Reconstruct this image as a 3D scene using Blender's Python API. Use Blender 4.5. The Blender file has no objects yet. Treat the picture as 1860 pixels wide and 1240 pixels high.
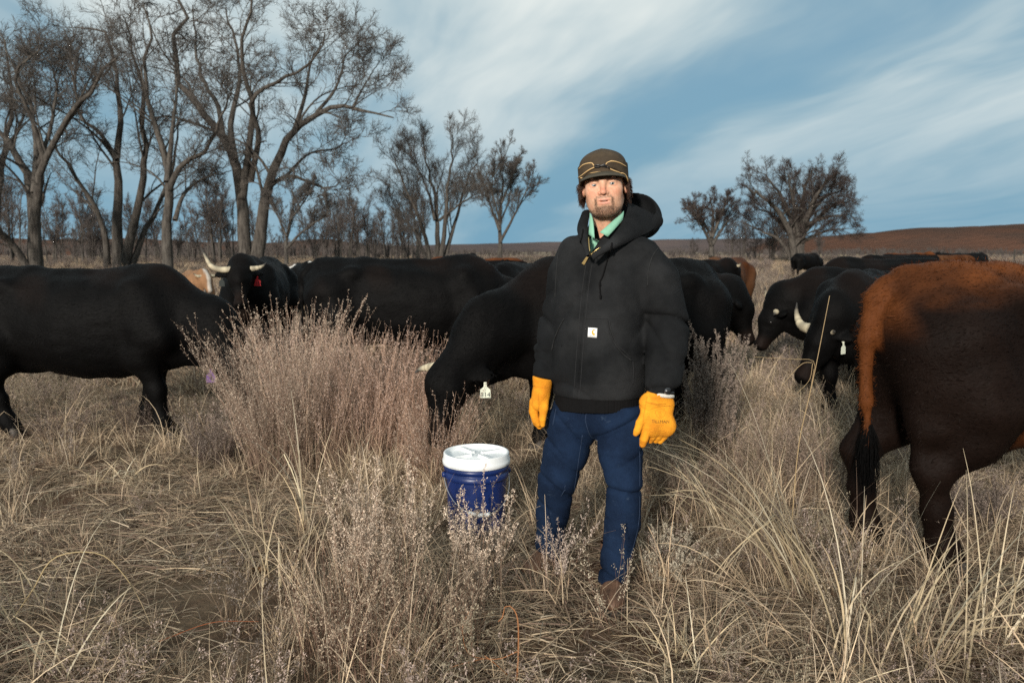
import bpy, math, random
import numpy as np
from mathutils import Vector, Matrix, Quaternion
from mathutils.bvhtree import BVHTree

R = math.radians
scene = bpy.context.scene
COL = scene.collection

# ------------------------------------------------------------------ camera, sky, sun lamp for the flash, exposure
CAM_H, PITCH, FPX = 1.45, R(6.5), 1447.0
cam_data = bpy.data.cameras.new('camera')
cam_data.sensor_width = 36.0
cam_data.lens = 36.0 * FPX / 1860.0
cam_data.clip_start = 0.05
cam_data.clip_end = 12000.0
cam_data.dof.use_dof = True
cam_data.dof.focus_distance = 3.35
cam_data.dof.aperture_fstop = 4.5
cam = bpy.data.objects.new('camera', cam_data)
COL.objects.link(cam)
cam.location = (0, 0, CAM_H)
cam.rotation_euler = (R(90) - PITCH, 0, 0)
scene.camera = cam

SUN_AZ, SUN_EL = R(-161.0), R(16.5)      # azimuth from +Y towards +X: behind the camera, a little to its left
sun_dir = Vector((math.sin(SUN_AZ) * math.cos(SUN_EL), math.cos(SUN_AZ) * math.cos(SUN_EL), math.sin(SUN_EL)))
flash_sun_data = bpy.data.lights.new('flash_sun', 'SUN')  # sun lamp put in to stand for an off-camera flash
flash_sun_data.energy = 5.0
flash_sun_data.angle = R(5.0)
flash_sun_data.color = (1.0, 0.925, 0.83)
flash_sun = bpy.data.objects.new('flash_sun', flash_sun_data)
COL.objects.link(flash_sun)
flash_sun.rotation_euler = (-sun_dir).to_track_quat('-Z', 'Y').to_euler()

scene.view_settings.view_transform = 'Standard'
scene.view_settings.look = 'None'
scene.view_settings.exposure = 0.0
scene.view_settings.gamma = 1.0
scene.view_settings.use_curve_mapping = False
scene.cycles.use_denoising = False      # the fine twigs and straw keep their edges
scene.cycles.max_bounces = 6
scene.cycles.diffuse_bounces = 3
scene.cycles.glossy_bounces = 2
scene.cycles.transparent_max_bounces = 4

class NT:
    """small node-tree writer"""
    def __init__(self, tree):
        self.t = tree; tree.nodes.clear()
    def n(self, typ, **kw):
        nd = self.t.nodes.new(typ)
        ins = kw.pop('ins', {})
        for k, v in kw.items(): setattr(nd, k, v)
        for k, v in ins.items(): self.put(nd.inputs[k], v)
        return nd
    def put(self, sock, v):
        if isinstance(v, bpy.types.NodeSocket): self.t.links.new(v, sock)
        elif isinstance(v, bpy.types.Node): self.t.links.new(v.outputs[0], sock)
        else: sock.default_value = v
    def m(self, op, a, b=None, c=None, clamp=False):
        nd = self.t.nodes.new('ShaderNodeMath'); nd.operation = op; nd.use_clamp = clamp
        self.put(nd.inputs[0], a)
        if b is not None: self.put(nd.inputs[1], b)
        if c is not None: self.put(nd.inputs[2], c)
        return nd.outputs[0]
    def mix(self, f, a, b, blend='MIX'):
        nd = self.t.nodes.new('ShaderNodeMix'); nd.data_type = 'RGBA'; nd.blend_type = blend
        self.put(nd.inputs[0], f); self.put(nd.inputs[6], a); self.put(nd.inputs[7], b)
        return nd.outputs[2]
    def ramp(self, f, stops):
        nd = self.t.nodes.new('ShaderNodeValToRGB'); self.put(nd.inputs[0], f)
        el = nd.color_ramp.elements
        while len(el) < len(stops): el.new(0.5)
        for e, (p, c) in zip(el, stops):
            e.position = p; e.color = (*c, 1) if len(c) == 3 else c
        return nd.outputs[0]
    def smooth(self, v, lo, hi):
        nd = self.t.nodes.new('ShaderNodeMapRange'); nd.interpolation_type = 'SMOOTHSTEP'
        self.put(nd.inputs[0], v); nd.inputs[1].default_value = lo; nd.inputs[2].default_value = hi
        return nd.outputs[0]
    def noise(self, vec, scale, detail=4, rough=0.55, dist=0.0):
        nd = self.t.nodes.new('ShaderNodeTexNoise'); self.put(nd.inputs['Vector'], vec)
        nd.inputs['Scale'].default_value = scale; nd.inputs['Detail'].default_value = detail
        nd.inputs['Roughness'].default_value = rough; nd.inputs['Distortion'].default_value = dist
        return nd.outputs[0]
    def comb(self, x, y, z):
        nd = self.t.nodes.new('ShaderNodeCombineXYZ')
        for i, v in enumerate((x, y, z)): self.put(nd.inputs[i], v)
        return nd.outputs[0]

world = bpy.data.worlds.new('World')
scene.world = world
world.use_nodes = True
GAP_T = 1.4
def build_world():
    w = NT(world.node_tree)
    sky = w.n('ShaderNodeTexSky', sky_type='NISHITA', sun_disc=False, sun_elevation=SUN_EL,
              sun_rotation=SUN_AZ % (2 * math.pi), altitude=500.0, air_density=1.0, dust_density=0.8, ozone_density=1.6)
    tc = w.n('ShaderNodeTexCoord')
    sp = w.n('ShaderNodeSeparateXYZ', ins={0: tc.outputs['Generated']})
    x, y, z = sp.outputs
    zz = w.m('ADD', w.m('MAXIMUM', z, 0.0), 0.16)
    u = w.m('DIVIDE', x, zz); v = w.m('DIVIDE', y, zz)
    # the cirrus lies in long streets that run away towards the north-north-west
    a = R(-15.0)
    s = w.m('ADD', w.m('MULTIPLY', u, math.sin(a)), w.m('MULTIPLY', v, math.cos(a)))
    t = w.m('SUBTRACT', w.m('MULTIPLY', u, math.cos(a)), w.m('MULTIPLY', v, math.sin(a)))
    warp = w.noise(w.comb(w.m('MULTIPLY', t, 0.7), w.m('MULTIPLY', s, 0.5), 3.7), 1.0, 3, 0.5)
    tw = w.m('ADD', t, w.m('MULTIPLY', w.m('SUBTRACT', warp, 0.5), 0.9))
    big = w.noise(w.comb(tw, w.m('MULTIPLY', s, 0.42), 21.3), 1.05, 2, 0.5)
    mid = w.noise(w.comb(w.m('MULTIPLY', tw, 2.0), w.m('MULTIPLY', s, 0.8), 5.1), 1.3, 4, 0.5, 0.3)
    fine = w.noise(w.comb(w.m('MULTIPLY', tw, 8.0), w.m('MULTIPLY', s, 1.7), 1.4), 1.5, 4, 0.5, 0.3)
    dens = w.m('ADD', w.m('MULTIPLY', big, 0.66), w.m('ADD', w.m('MULTIPLY', mid, 0.60), w.m('MULTIPLY', fine, 0.13)))
    # one clear blue street between two cloud streets
    gs = lambda c0, wd: w.m('EXPONENT', w.m('MULTIPLY', w.m('POWER', w.m('ABSOLUTE', w.m('DIVIDE', w.m('SUBTRACT', tw, c0), wd)), 2.0), -1.0))
    dens = w.m('SUBTRACT', dens, w.m('MULTIPLY', gs(GAP_T, 0.22), 0.22))
    dens = w.m('ADD', dens, w.m('MULTIPLY', gs(GAP_T - 0.62, 0.30), 0.12))
    dens = w.m('ADD', dens, w.m('MULTIPLY', gs(GAP_T + 0.85, 0.35), 0.10))
    # low over the horizon the streets close up into a thin grey-blue layer
    low = w.smooth(z, 0.03, 0.26)
    thin = w.m('ADD', w.m('MULTIPLY', w.smooth(dens, 0.36, 0.72), 0.74), 0.26)
    thick = w.smooth(dens, 0.50, 0.98)
    blue = w.mix(0.70, w.mix(1.0, sky.outputs[0], (0.085, 0.085, 0.085, 1), 'MULTIPLY'), (0.115, 0.31, 0.455, 1))
    blue = w.mix(low, (0.18, 0.365, 0.505, 1), blue)
    veil = w.mix(low, (0.25, 0.425, 0.53, 1), (0.405, 0.54, 0.60, 1))
    c = w.mix(w.m('MULTIPLY', thin, w.m('ADD', w.m('MULTIPLY', low, 0.45), 0.50)), blue, veil)
    c = w.mix(w.m('MULTIPLY', thick, w.m('ADD', w.m('MULTIPLY', low, 0.72), 0.18)), c, (0.86, 0.90, 0.865, 1))
    # below the horizon only the ground is ever seen
    c = w.mix(w.smooth(z, -0.02, 0.0), (0.20, 0.20, 0.19, 1), c)
    bg = w.n('ShaderNodeBackground', ins={0: c, 1: 1.0})
    out = w.n('ShaderNodeOutputWorld', ins={0: bg})
build_world()

# ------------------------------------------------------------------ helpers
def P(px, py, D):
    """point of the place seen at photo pixel (px, py), D metres ahead of the camera"""
    yi = (620.0 - py) / FPX; xi = (px - 930.0) / FPX
    f = math.cos(PITCH) + yi * math.sin(PITCH)
    return np.array((xi * D / f, D, CAM_H + D * (-math.sin(PITCH) + yi * math.cos(PITCH)) / f))

def ray(px, py):
    p = P(px, py, 1.0) - np.array((0, 0, CAM_H))
    return Vector((0, 0, CAM_H)), Vector(p).normalized()

def ground_z(x, y):
    x = np.asarray(x, float); y = np.asarray(y, float)
    return (0.022 * np.sin(1.7 * x + 0.6) * np.sin(1.3 * y + 1.1) + 0.012 * np.sin(4.1 * x + 2.2 * y)
            + 0.006 * np.sin(9.0 * x - 6.3 * y + 0.7) - 0.02)

def ground_at(px, py):
    d = P(px, py, 1.0) - np.array((0, 0, CAM_H))
    k = CAM_H / -d[2]
    for _ in range(4):
        k = (CAM_H - float(ground_z(d[0] * k, d[1] * k))) / -d[2]
    return np.array((d[0] * k, d[1] * k, CAM_H + d[2] * k))

def mesh_np(name, V, quads=None, tris=None, smooth=True, colors=None, uv=None):
    V = np.asarray(V, np.float32).reshape(-1, 3)
    me = bpy.data.meshes.new(name)
    me.vertices.add(len(V)); me.vertices.foreach_set('co', V.ravel())
    q = np.zeros((0, 4), np.int32) if quads is None else np.asarray(quads, np.int32).reshape(-1, 4)
    t = np.zeros((0, 3), np.int32) if tris is None else np.asarray(tris, np.int32).reshape(-1, 3)
    loops = np.concatenate([q.ravel(), t.ravel()])
    me.loops.add(len(loops)); me.loops.foreach_set('vertex_index', loops)
    n = len(q) + len(t)
    me.polygons.add(n)
    st = np.concatenate([np.arange(len(q)) * 4, len(q) * 4 + np.arange(len(t)) * 3]).astype(np.int32)
    me.polygons.foreach_set('loop_start', st)
    me.polygons.foreach_set('use_smooth', np.full(n, bool(smooth)))
    if colors is not None:
        c = np.ones((len(V), 4), np.float32); c[:, :3] = colors
        at = me.attributes.new('Col', 'FLOAT_COLOR', 'POINT'); at.data.foreach_set('color', c.ravel())
    me.update(); me.validate()
    return me

def obj(name, me, mat=None, parent=None):
    o = bpy.data.objects.new(name, me)
    COL.objects.link(o)
    if mat is not None and me is not None: me.materials.append(mat)
    if parent is not None:
        o.parent = parent
        o.matrix_parent_inverse = parent.matrix_world_inv if hasattr(parent, 'matrix_world_inv') else Matrix.LocRotScale(parent.location, parent.rotation_euler, parent.scale).inverted()
    return o

def tag(o, label=None, cat=None, group=None, kind=None):
    if label: o['label'] = label
    if cat: o['category'] = cat
    if group: o['group'] = group
    if kind: o['kind'] = kind
    return o

def thing(name, label, cat, loc=(0, 0, 0), rz=0.0, group=None):
    o = bpy.data.objects.new(name, None)
    COL.objects.link(o)
    o.location = loc; o.rotation_euler = (0, 0, rz); o.empty_display_size = 0.1
    return tag(o, label, cat, group)

def part(name, me, mat, parent):
    """mesh whose vertices are already in the parent's local space"""
    o = bpy.data.objects.new(name, me); COL.objects.link(o)
    if mat is not None: me.materials.append(mat)
    o.parent = parent
    return o

def join_np(items):
    """items: (V, quads) -> one V, quads"""
    Vs, Qs, k = [], [], 0
    for V, Q in items:
        V = np.asarray(V).reshape(-1, 3); Vs.append(V); Qs.append(np.asarray(Q).reshape(-1, 4) + k); k += len(V)
    return np.concatenate(Vs), np.concatenate(Qs)

def nrm(v):
    return v / np.maximum(np.linalg.norm(v, axis=-1, keepdims=True), 1e-9)

def prisms(C, Rd, k=3, cap=False):
    """C (n,s,3) centre lines, Rd (n,s) radii -> tubes of k sides"""
    C = np.asarray(C, float); Rd = np.asarray(Rd, float)
    n, s, _ = C.shape
    T = np.empty_like(C); T[:, 1:-1] = C[:, 2:] - C[:, :-2]; T[:, 0] = C[:, 1] - C[:, 0]; T[:, -1] = C[:, -1] - C[:, -2]
    T = nrm(T)
    avg = nrm(C[:, -1] - C[:, 0])
    ref = np.where(np.abs(avg[:, 2:3]) > 0.8, np.array([[1.0, 0.13, 0]]), np.array([[0.1, 0.05, 1.0]]))[:, None, :]
    A = nrm(np.cross(T, np.broadcast_to(ref, T.shape))); B = np.cross(T, A)
    th = np.arange(k) * 2 * np.pi / k
    V = C[:, :, None, :] + Rd[:, :, None, None] * (A[:, :, None, :] * np.cos(th)[None, None, :, None] + B[:, :, None, :] * np.sin(th)[None, None, :, None])
    base = (np.arange(n)[:, None, None] * s + np.arange(s - 1)[None, :, None]) * k
    i = np.arange(k)[None, None, :]; j = (i + 1) % k
    Q = np.stack([base + i, base + j, base + k + j, base + k + i], -1).reshape(-1, 4)
    return V.reshape(-1, 3), Q

def tube(pts, rad, k=8, closed_ends=True):
    pts = np.asarray(pts, float); rad = np.broadcast_to(np.asarray(rad, float), (len(pts),))
    if closed_ends:
        pts = np.concatenate([pts[:1], pts, pts[-1:]])
        d0 = nrm(pts[2] - pts[1]); d1 = nrm(pts[-2] - pts[-3])
        pts[0] = pts[0] - d0 * 1e-4; pts[-1] = pts[-1] + d1 * 1e-4
        rad = np.concatenate([[1e-5], rad, [1e-5]])
    return prisms(pts[None], rad[None], k)

def resample(pts, n):
    pts = np.asarray(pts, float)
    if len(pts) > 2:                       # Catmull-Rom first, so that limbs bend instead of kink
        p = np.concatenate([2 * pts[:1] - pts[1:2], pts, 2 * pts[-1:] - pts[-2:-1]])
        out = []
        tt = np.linspace(0, 1, 9)[:-1, None]
        for i in range(1, len(p) - 2):
            a, b, c, d = p[i - 1], p[i], p[i + 1], p[i + 2]
            out.append(0.5 * (2 * b + (c - a) * tt + (2 * a - 5 * b + 4 * c - d) * tt ** 2 + (3 * b - a - 3 * c + d) * tt ** 3))
        pts = np.concatenate(out + [pts[-1:]])
    seg = np.linalg.norm(np.diff(pts, axis=0), axis=1); L = np.concatenate([[0], np.cumsum(seg)])
    q = np.linspace(0, L[-1], n)
    return np.stack([np.interp(q, L, pts[:, i]) for i in range(pts.shape[1])], 1)

def ribbons(C, W, S):
    """C (n,s,3), W (n,s) half widths, S (n,3) or (n,s,3) sideways unit vectors"""
    n, s, _ = C.shape
    if S.ndim == 2: S = S[:, None, :]
    V = np.stack([C - S * W[..., None], C + S * W[..., None]], 2)
    b = (np.arange(n)[:, None] * s + np.arange(s - 1)[None]) * 2
    Q = np.stack([b, b + 1, b + 3, b + 2], -1).reshape(-1, 4)
    return V.reshape(-1, 3), Q

# ------------------------------------------------------------------ signed distance modelling
class Field:
    def __init__(self, lo, hi, h):
        self.h = h; self.o = np.array(lo, float)
        n = np.ceil((np.array(hi) - self.o) / h).astype(int) + 1
        ax = [(self.o[i] + np.arange(n[i]) * h).astype(np.float32) for i in range(3)]
        self.X, self.Y, self.Z = np.meshgrid(*ax, indexing='ij')
        self.F = np.full(self.X.shape, 1e3, np.float32)
    def at(self, c, Rm=None):
        dx, dy, dz = self.X - np.float32(c[0]), self.Y - np.float32(c[1]), self.Z - np.float32(c[2])
        if Rm is None: return dx, dy, dz
        M = np.asarray(Rm, np.float32)     # columns: local axes in the field's space
        return tuple(dx * M[0, i] + dy * M[1, i] + dz * M[2, i] for i in range(3))
    def ell(self, c, r, Rm=None):
        x, y, z = self.at(c, Rm); r = np.asarray(r, np.float32)
        k0 = np.sqrt((x / r[0]) ** 2 + (y / r[1]) ** 2 + (z / r[2]) ** 2)
        k1 = np.sqrt((x / r[0] ** 2) ** 2 + (y / r[1] ** 2) ** 2 + (z / r[2] ** 2) ** 2) + 1e-6
        return k0 * (k0 - 1) / k1
    def cone(self, a, b, ra, rb, sq=None):
        """capsule with a radius that runs from ra to rb; sq = (axis, factor) flattens it across that axis"""
        a = np.asarray(a, np.float32); b = np.asarray(b, np.float32); ab = b - a
        dx, dy, dz = self.at(a)
        t = np.clip((dx * ab[0] + dy * ab[1] + dz * ab[2]) / max(float(ab @ ab), 1e-9), 0, 1)
        ex, ey, ez = dx - t * ab[0], dy - t * ab[1], dz - t * ab[2]
        if sq is not None:
            n = nrm(np.asarray(sq[0], float)).astype(np.float32); k = np.float32(1 / sq[1] - 1)
            d = (ex * n[0] + ey * n[1] + ez * n[2]) * k
            ex, ey, ez = ex + d * n[0], ey + d * n[1], ez + d * n[2]
            return (np.sqrt(ex * ex + ey * ey + ez * ez) - (ra + (rb - ra) * t)) * np.float32(min(1, sq[1]))
        return np.sqrt(ex * ex + ey * ey + ez * ez) - (ra + (rb - ra) * t)
    def add(self, d, k=0.0):
        if k <= 0: self.F = np.minimum(self.F, d)
        else:
            h = np.maximum(k - np.abs(self.F - d), 0) / k
            self.F = np.minimum(self.F, d) - h * h * k * 0.25
    def cut(self, d, k=0.0):
        d = -d
        if k <= 0: self.F = np.maximum(self.F, d)
        else:
            h = np.maximum(k - np.abs(self.F - d), 0) / k
            self.F = np.maximum(self.F, d) + h * h * k * 0.25
    def chain(self, pts, k=0.03, sq=None):
        for (a, ra), (b, rb) in zip(pts[:-1], pts[1:]): self.add(self.cone(a, b, ra, rb, sq), k)
    def mesh(self):
        F, h = self.F, self.h
        S = F < 0
        sl = (slice(None, -1), slice(1, None))
        c = sum(S[sl[i], sl[j], sl[k]].astype(np.int8) for i in (0, 1) for j in (0, 1) for k in (0, 1))
        act = (c > 0) & (c < 8)
        idx = np.argwhere(act); n = len(idx)
        ids = np.full(act.shape, -1, np.int32); ids[act] = np.arange(n)
        acc = np.zeros((n, 3)); cnt = np.zeros(n)
        cor = [(i, j, k) for i in (0, 1) for j in (0, 1) for k in (0, 1)]
        for a in cor:
            for b in cor:
                if sum(b) - sum(a) == 1 and all(bb >= aa for aa, bb in zip(a, b)):
                    fa = F[idx[:, 0] + a[0], idx[:, 1] + a[1], idx[:, 2] + a[2]]
                    fb = F[idx[:, 0] + b[0], idx[:, 1] + b[1], idx[:, 2] + b[2]]
                    m = (fa < 0) != (fb < 0)
                    t = np.where(m, fa / np.where(m, fa - fb, 1), 0)
                    p = np.array(a) + (np.array(b) - np.array(a)) * t[:, None]
                    acc[m] += p[m]; cnt[m] += 1
        V = (idx + acc / cnt[:, None]) * h + self.o
        Q = []
        for ax in range(3):
            u, v = (ax + 1) % 3, (ax + 2) % 3
            A = np.moveaxis(S, ax, 0); ch = np.moveaxis(A[:-1] != A[1:], 0, ax)
            e = np.argwhere(ch)
            e = e[(e[:, u] > 0) & (e[:, v] > 0) & (e[:, u] < S.shape[u] - 1) & (e[:, v] < S.shape[v] - 1)]
            du = np.zeros(3, int); du[u] = 1; dv = np.zeros(3, int); dv[v] = 1
            g = lambda w: ids[w[:, 0], w[:, 1], w[:, 2]]
            q = np.stack([g(e - du - dv), g(e - dv), g(e), g(e - du)], 1)
            ins = S[e[:, 0], e[:, 1], e[:, 2]]
            q[~ins] = q[~ins][:, ::-1]
            Q.append(q)
        Q = np.concatenate(Q)
        return V, Q

def relax(V, Q, it=2, lam=0.5):
    for _ in range(it):
        acc = np.zeros_like(V); cnt = np.zeros(len(V))
        for i in range(4):
            np.add.at(acc, Q[:, i], V[Q[:, (i + 1) % 4]]); np.add.at(cnt, Q[:, i], 1)
            np.add.at(acc, Q[:, i], V[Q[:, (i + 3) % 4]]); np.add.at(cnt, Q[:, i], 1)
        V = V + lam * (acc / np.maximum(cnt, 1)[:, None] - V)
    return V

def normals(V, Q):
    n = np.cross(V[Q[:, 2]] - V[Q[:, 0]], V[Q[:, 3]] - V[Q[:, 1]])
    N = np.zeros_like(V)
    for i in range(4): np.add.at(N, Q[:, i], n)
    return nrm(N)

def bvh(V, Q):
    return BVHTree.FromPolygons([tuple(v) for v in V], [tuple(int(i) for i in q) for q in Q])

_rs = np.random.RandomState(5)
_K = nrm(_rs.randn(14, 3)); _PH = _rs.rand(14) * 6.28
def wob(p, f, seed=0):
    """cheap smooth noise, about -1..1"""
    p = np.asarray(p)
    o = 0
    for i in range(7):
        j = (i + seed * 3) % 14
        o = o + np.sin(f * (0.7 + 0.13 * i) * (p @ _K[j]) + _PH[j] + seed)
    return o / 3.2

def sstep(a, b, x):
    t = np.clip((x - a) / (b - a), 0, 1); return t * t * (3 - 2 * t)

# ------------------------------------------------------------------ materials
def material(name, color=(0.5, 0.5, 0.5), rough=0.8, attr=False, var=0.0, vscale=8.0, bump=0.0, bscale=60.0, spec=0.3,
             metal=0.0, sss=0.0, color2=None, coat=0.0, sheen=0.0, stretch=None, rand=0.0, transl=0.0):
    m = bpy.data.materials.new(name); m.use_nodes = True
    w = NT(m.node_tree)
    b = w.n('ShaderNodeBsdfPrincipled')
    tc = w.n('ShaderNodeTexCoord'); vec = tc.outputs['Object']
    if stretch is not None:
        vec = w.n('ShaderNodeMapping', ins={0: vec, 3: stretch}).outputs[0]
    if attr: col = w.n('ShaderNodeAttribute', attribute_name='Col').outputs[0]
    else:
        col = w.n('ShaderNodeRGB').outputs[0]; col.default_value = (*color, 1)
    if color2 is not None:
        col = w.mix(w.smooth(w.noise(vec, vscale * 0.6, 5), 0.38, 0.64), col, (*color2, 1))
    if var > 0:
        f = w.noise(vec, vscale, 6, 0.62)
        g = w.m('ADD', w.m('MULTIPLY', w.m('SUBTRACT', f, 0.5), 2.6 * var), 1.0)
        col = w.mix(1.0, col, w.comb(g, g, g), 'MULTIPLY')
    if rand > 0:
        oi = w.n('ShaderNodeObjectInfo').outputs['Random']
        g = w.m('ADD', w.m('MULTIPLY', w.m('SUBTRACT', oi, 0.5), 2 * rand), 1.0)
        col = w.mix(1.0, col, w.comb(g, g, g), 'MULTIPLY')
    w.put(b.inputs['Base Color'], col)
    b.inputs['Roughness'].default_value = rough
    b.inputs['Specular IOR Level'].default_value = spec
    b.inputs['Metallic'].default_value = metal
    if sss > 0:
        b.inputs['Subsurface Weight'].default_value = sss
        b.inputs['Subsurface Radius'].default_value = (0.012, 0.005, 0.003)
        b.inputs['Subsurface Scale'].default_value = 0.6
    if coat > 0: b.inputs['Coat Weight'].default_value = coat
    if sheen > 0:
        b.inputs['Sheen Weight'].default_value = sheen; b.inputs['Sheen Roughness'].default_value = 0.4
    if bump > 0:
        bn = w.n('ShaderNodeBump', ins={'Height': w.noise(vec, bscale, 4, 0.6), 'Strength': bump})
        bn.inputs['Distance'].default_value = 0.01
        w.put(b.inputs['Normal'], bn.outputs[0])
    sh = b.outputs[0]
    if transl > 0:
        tr = w.n('ShaderNodeBsdfTranslucent', ins={0: col})
        mx = w.n('ShaderNodeMixShader', ins={0: transl, 1: sh, 2: tr.outputs[0]}); sh = mx.outputs[0]
    w.n('ShaderNodeOutputMaterial', ins={0: sh})
    return m
# ------------------------------------------------------------------ ground and hills
def build_ground():
    # one sheet, fine near the camera and coarse towards the horizon
    def axis(fine_lo, fine_hi, step, far, g):
        a = list(np.arange(fine_lo, fine_hi + 1e-6, step)); d = step
        hi = fine_hi
        while hi < far: d *= g; hi += d; a.append(hi)
        d = step; lo = fine_lo; pre = []
        while lo > -far: d *= g; lo -= d; pre.append(lo)
        return np.array(pre[::-1] + a)
    xs = axis(-6, 6, 0.09, 4500, 1.22); ys = axis(0.5, 10, 0.09, 4500, 1.22)
    X, Y = np.meshgrid(xs, ys, indexing='ij')
    near = np.exp(-((X / 14) ** 2 + ((Y - 4) / 16) ** 2))
    Z = ground_z(X, Y)
    p = np.stack([X, Y, 0 * X], -1)
    Z = Z + near * (0.010 * wob(p, 14, 1) + 0.006 * wob(p, 37, 2))
    nx, ny = X.shape
    i = (np.arange(nx - 1)[:, None] * ny + np.arange(ny - 1)[None]).ravel()
    Q = np.stack([i, i + ny, i + ny + 1, i + 1], 1)
    m = bpy.data.materials.new('pasture_soil'); m.use_nodes = True
    w = NT(m.node_tree); b = w.n('ShaderNodeBsdfPrincipled'); b.inputs['Roughness'].default_value = 0.95
    b.inputs['Specular IOR Level'].default_value = 0.1
    vec = w.n('ShaderNodeTexCoord').outputs['Object']
    soil = w.mix(w.noise(vec, 5, 6), (0.050, 0.025, 0.016, 1), (0.125, 0.062, 0.037, 1))
    lit = w.mix(w.noise(vec, 34, 5, 0.7), (0.070, 0.048, 0.032, 1), (0.215, 0.155, 0.10, 1))
    c = w.mix(w.smooth(w.noise(vec, 1.1, 6, 0.62), 0.36, 0.60), soil, lit)
    # farther out: tan grassland with paler and greyer drifts
    far = w.mix(w.smooth(w.noise(vec, 0.045, 5, 0.6), 0.38, 0.62), (0.20, 0.150, 0.098, 1), (0.125, 0.098, 0.075, 1))
    far = w.mix(w.m('MULTIPLY', w.smooth(w.noise(vec, 0.013, 4, 0.6), 0.50, 0.62), 0.8), far, (0.33, 0.26, 0.155, 1))
    sp = w.n('ShaderNodeSeparateXYZ', ins={0: vec})
    c = w.mix(w.smooth(sp.outputs[1], 10, 26), c, far)
    w.put(b.inputs['Base Color'], c)
    bn = w.n('ShaderNodeBump', ins={'Height': w.noise(vec, 45, 6, 0.7), 'Strength': 0.8}); bn.inputs['Distance'].default_value = 0.03
    w.put(b.inputs['Normal'], bn.outputs[0])
    w.n('ShaderNodeOutputMaterial', ins={0: b})
    tag(obj('ground', mesh_np('ground', np.stack([X, Y, Z], -1), Q), m), 'dry red-brown pasture ground under the grass', 'ground', kind='structure')
build_ground()

def hill(name, label, x0, x1, prof, y0, depth, mat, seed, n=220, rough=1.0):
    """a long ridge: prof lists (x, crest height); its front slope rises from y0, its back falls away behind"""
    xs = np.linspace(x0, x1, n); px, pz = zip(*prof)
    ts = np.linspace(0, 1, 40)
    crest = np.interp(xs, px, pz)
    X = np.repeat(xs[:, None], 40, 1); Yv = y0 + ts[None] * depth + 0 * X
    p = np.stack([X, Yv, 0 * X], -1)
    Yv = Yv + 0.10 * depth * wob(p, 8.0 / depth, seed)
    sh = np.where(ts < 0.55, sstep(0, 0.55, ts), 1 - 0.7 * sstep(0.6, 1, ts))[None]
    Z = crest[:, None] * sh * (1 + 0.10 * rough * wob(p, 14.0 / depth, seed + 1)) + 0.05 * rough * crest[:, None] * wob(p, 50.0 / depth, seed + 2) * sh - 1.0
    i = (np.arange(n - 1)[:, None] * 40 + np.arange(39)[None]).ravel()
    Q = np.stack([i, i + 40, i + 41, i + 1], 1)
    return tag(obj(name, mesh_np(name, np.stack([X, Yv, Z], -1), Q), mat), label, 'hill', kind='structure')

def hill_mat(name, a, b, c, s):
    m = bpy.data.materials.new(name); m.use_nodes = True
    w = NT(m.node_tree); bs = w.n('ShaderNodeBsdfPrincipled'); bs.inputs['Roughness'].default_value = 1.0
    bs.inputs['Specular IOR Level'].default_value = 0.0
    vec = w.n('ShaderNodeTexCoord').outputs['Object']
    col = w.mix(w.smooth(w.noise(vec, s, 7, 0.65), 0.38, 0.62), (*a, 1), (*b, 1))
    col = w.mix(w.smooth(w.noise(vec, s * 4.1, 6, 0.7), 0.55, 0.68), col, (*c, 1))
    w.put(bs.inputs['Base Color'], col)
    bn = w.n('ShaderNodeBump', ins={'Height': w.noise(vec, s * 8, 6, 0.7), 'Strength': 1.0}); bn.inputs['Distance'].default_value = 2.0
    w.put(bs.inputs['Normal'], bn.outputs[0])
    w.n('ShaderNodeOutputMaterial', ins={0: bs})
    return m
M_RED = hill_mat('red_bank', (0.112, 0.060, 0.042), (0.085, 0.054, 0.042), (0.050, 0.041, 0.036), 0.03)
M_FARHILL_HAZE = hill_mat('far_ridge_haze_tint', (0.120, 0.092, 0.085), (0.095, 0.078, 0.076), (0.075, 0.066, 0.066), 0.012)  # distance haze put into the ridge colours: lighter and greyer than its brown
def build_hills():
    D = 420.0; k = lambda px: P(px, 455, D)[0]; z = lambda py: P(930, py, D)[2] + 1.2
    hill('red_hill', 'long red-brown hill rising to the right edge of the pasture', k(1380), k(2500),
         [(k(1380), 0), (k(1440), z(436)), (k(1530), z(428)), (k(1620), z(422)), (k(1690), z(413)), (k(1760), z(409)), (k(1830), z(409)), (k(1900), z(404)), (k(2100), z(400)), (k(2500), z(420))],
         D - 90, 190, M_RED, 1, rough=0.5)
    D2 = 900.0; k2 = lambda px: P(px, 455, D2)[0]; z2 = lambda py: P(930, py, D2)[2] + 1.2
    hill('distant_ridge', 'low dark distant ridge along the horizon behind the person', k2(-900), k2(2600),
         [(k2(-900), z2(440)), (k2(0), z2(438)), (k2(700), z2(446)), (k2(850), z2(444)), (k2(1000), z2(440)), (k2(1200), z2(436)), (k2(1400), z2(432)), (k2(1550), z2(430)), (k2(2600), z2(430))],
         D2 - 150, 300, M_FARHILL_HAZE, 2, rough=0.6)
    D3 = 260.0; k3 = lambda px: P(px, 455, D3)[0]; z3 = lambda py: P(930, py, D3)[2] + 1.0
    hill('red_bank', 'low eroded red bank behind the cottonwoods', k3(-500), k3(720),
         [(k3(-500), z3(430)), (k3(60), z3(436)), (k3(220), z3(431)), (k3(330), z3(436)), (k3(470), z3(440)), (k3(560), z3(434)), (k3(640), z3(441)), (k3(720), 0)],
         D3 - 25, 60, M_RED, 3, rough=0.9)
build_hills()
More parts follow.
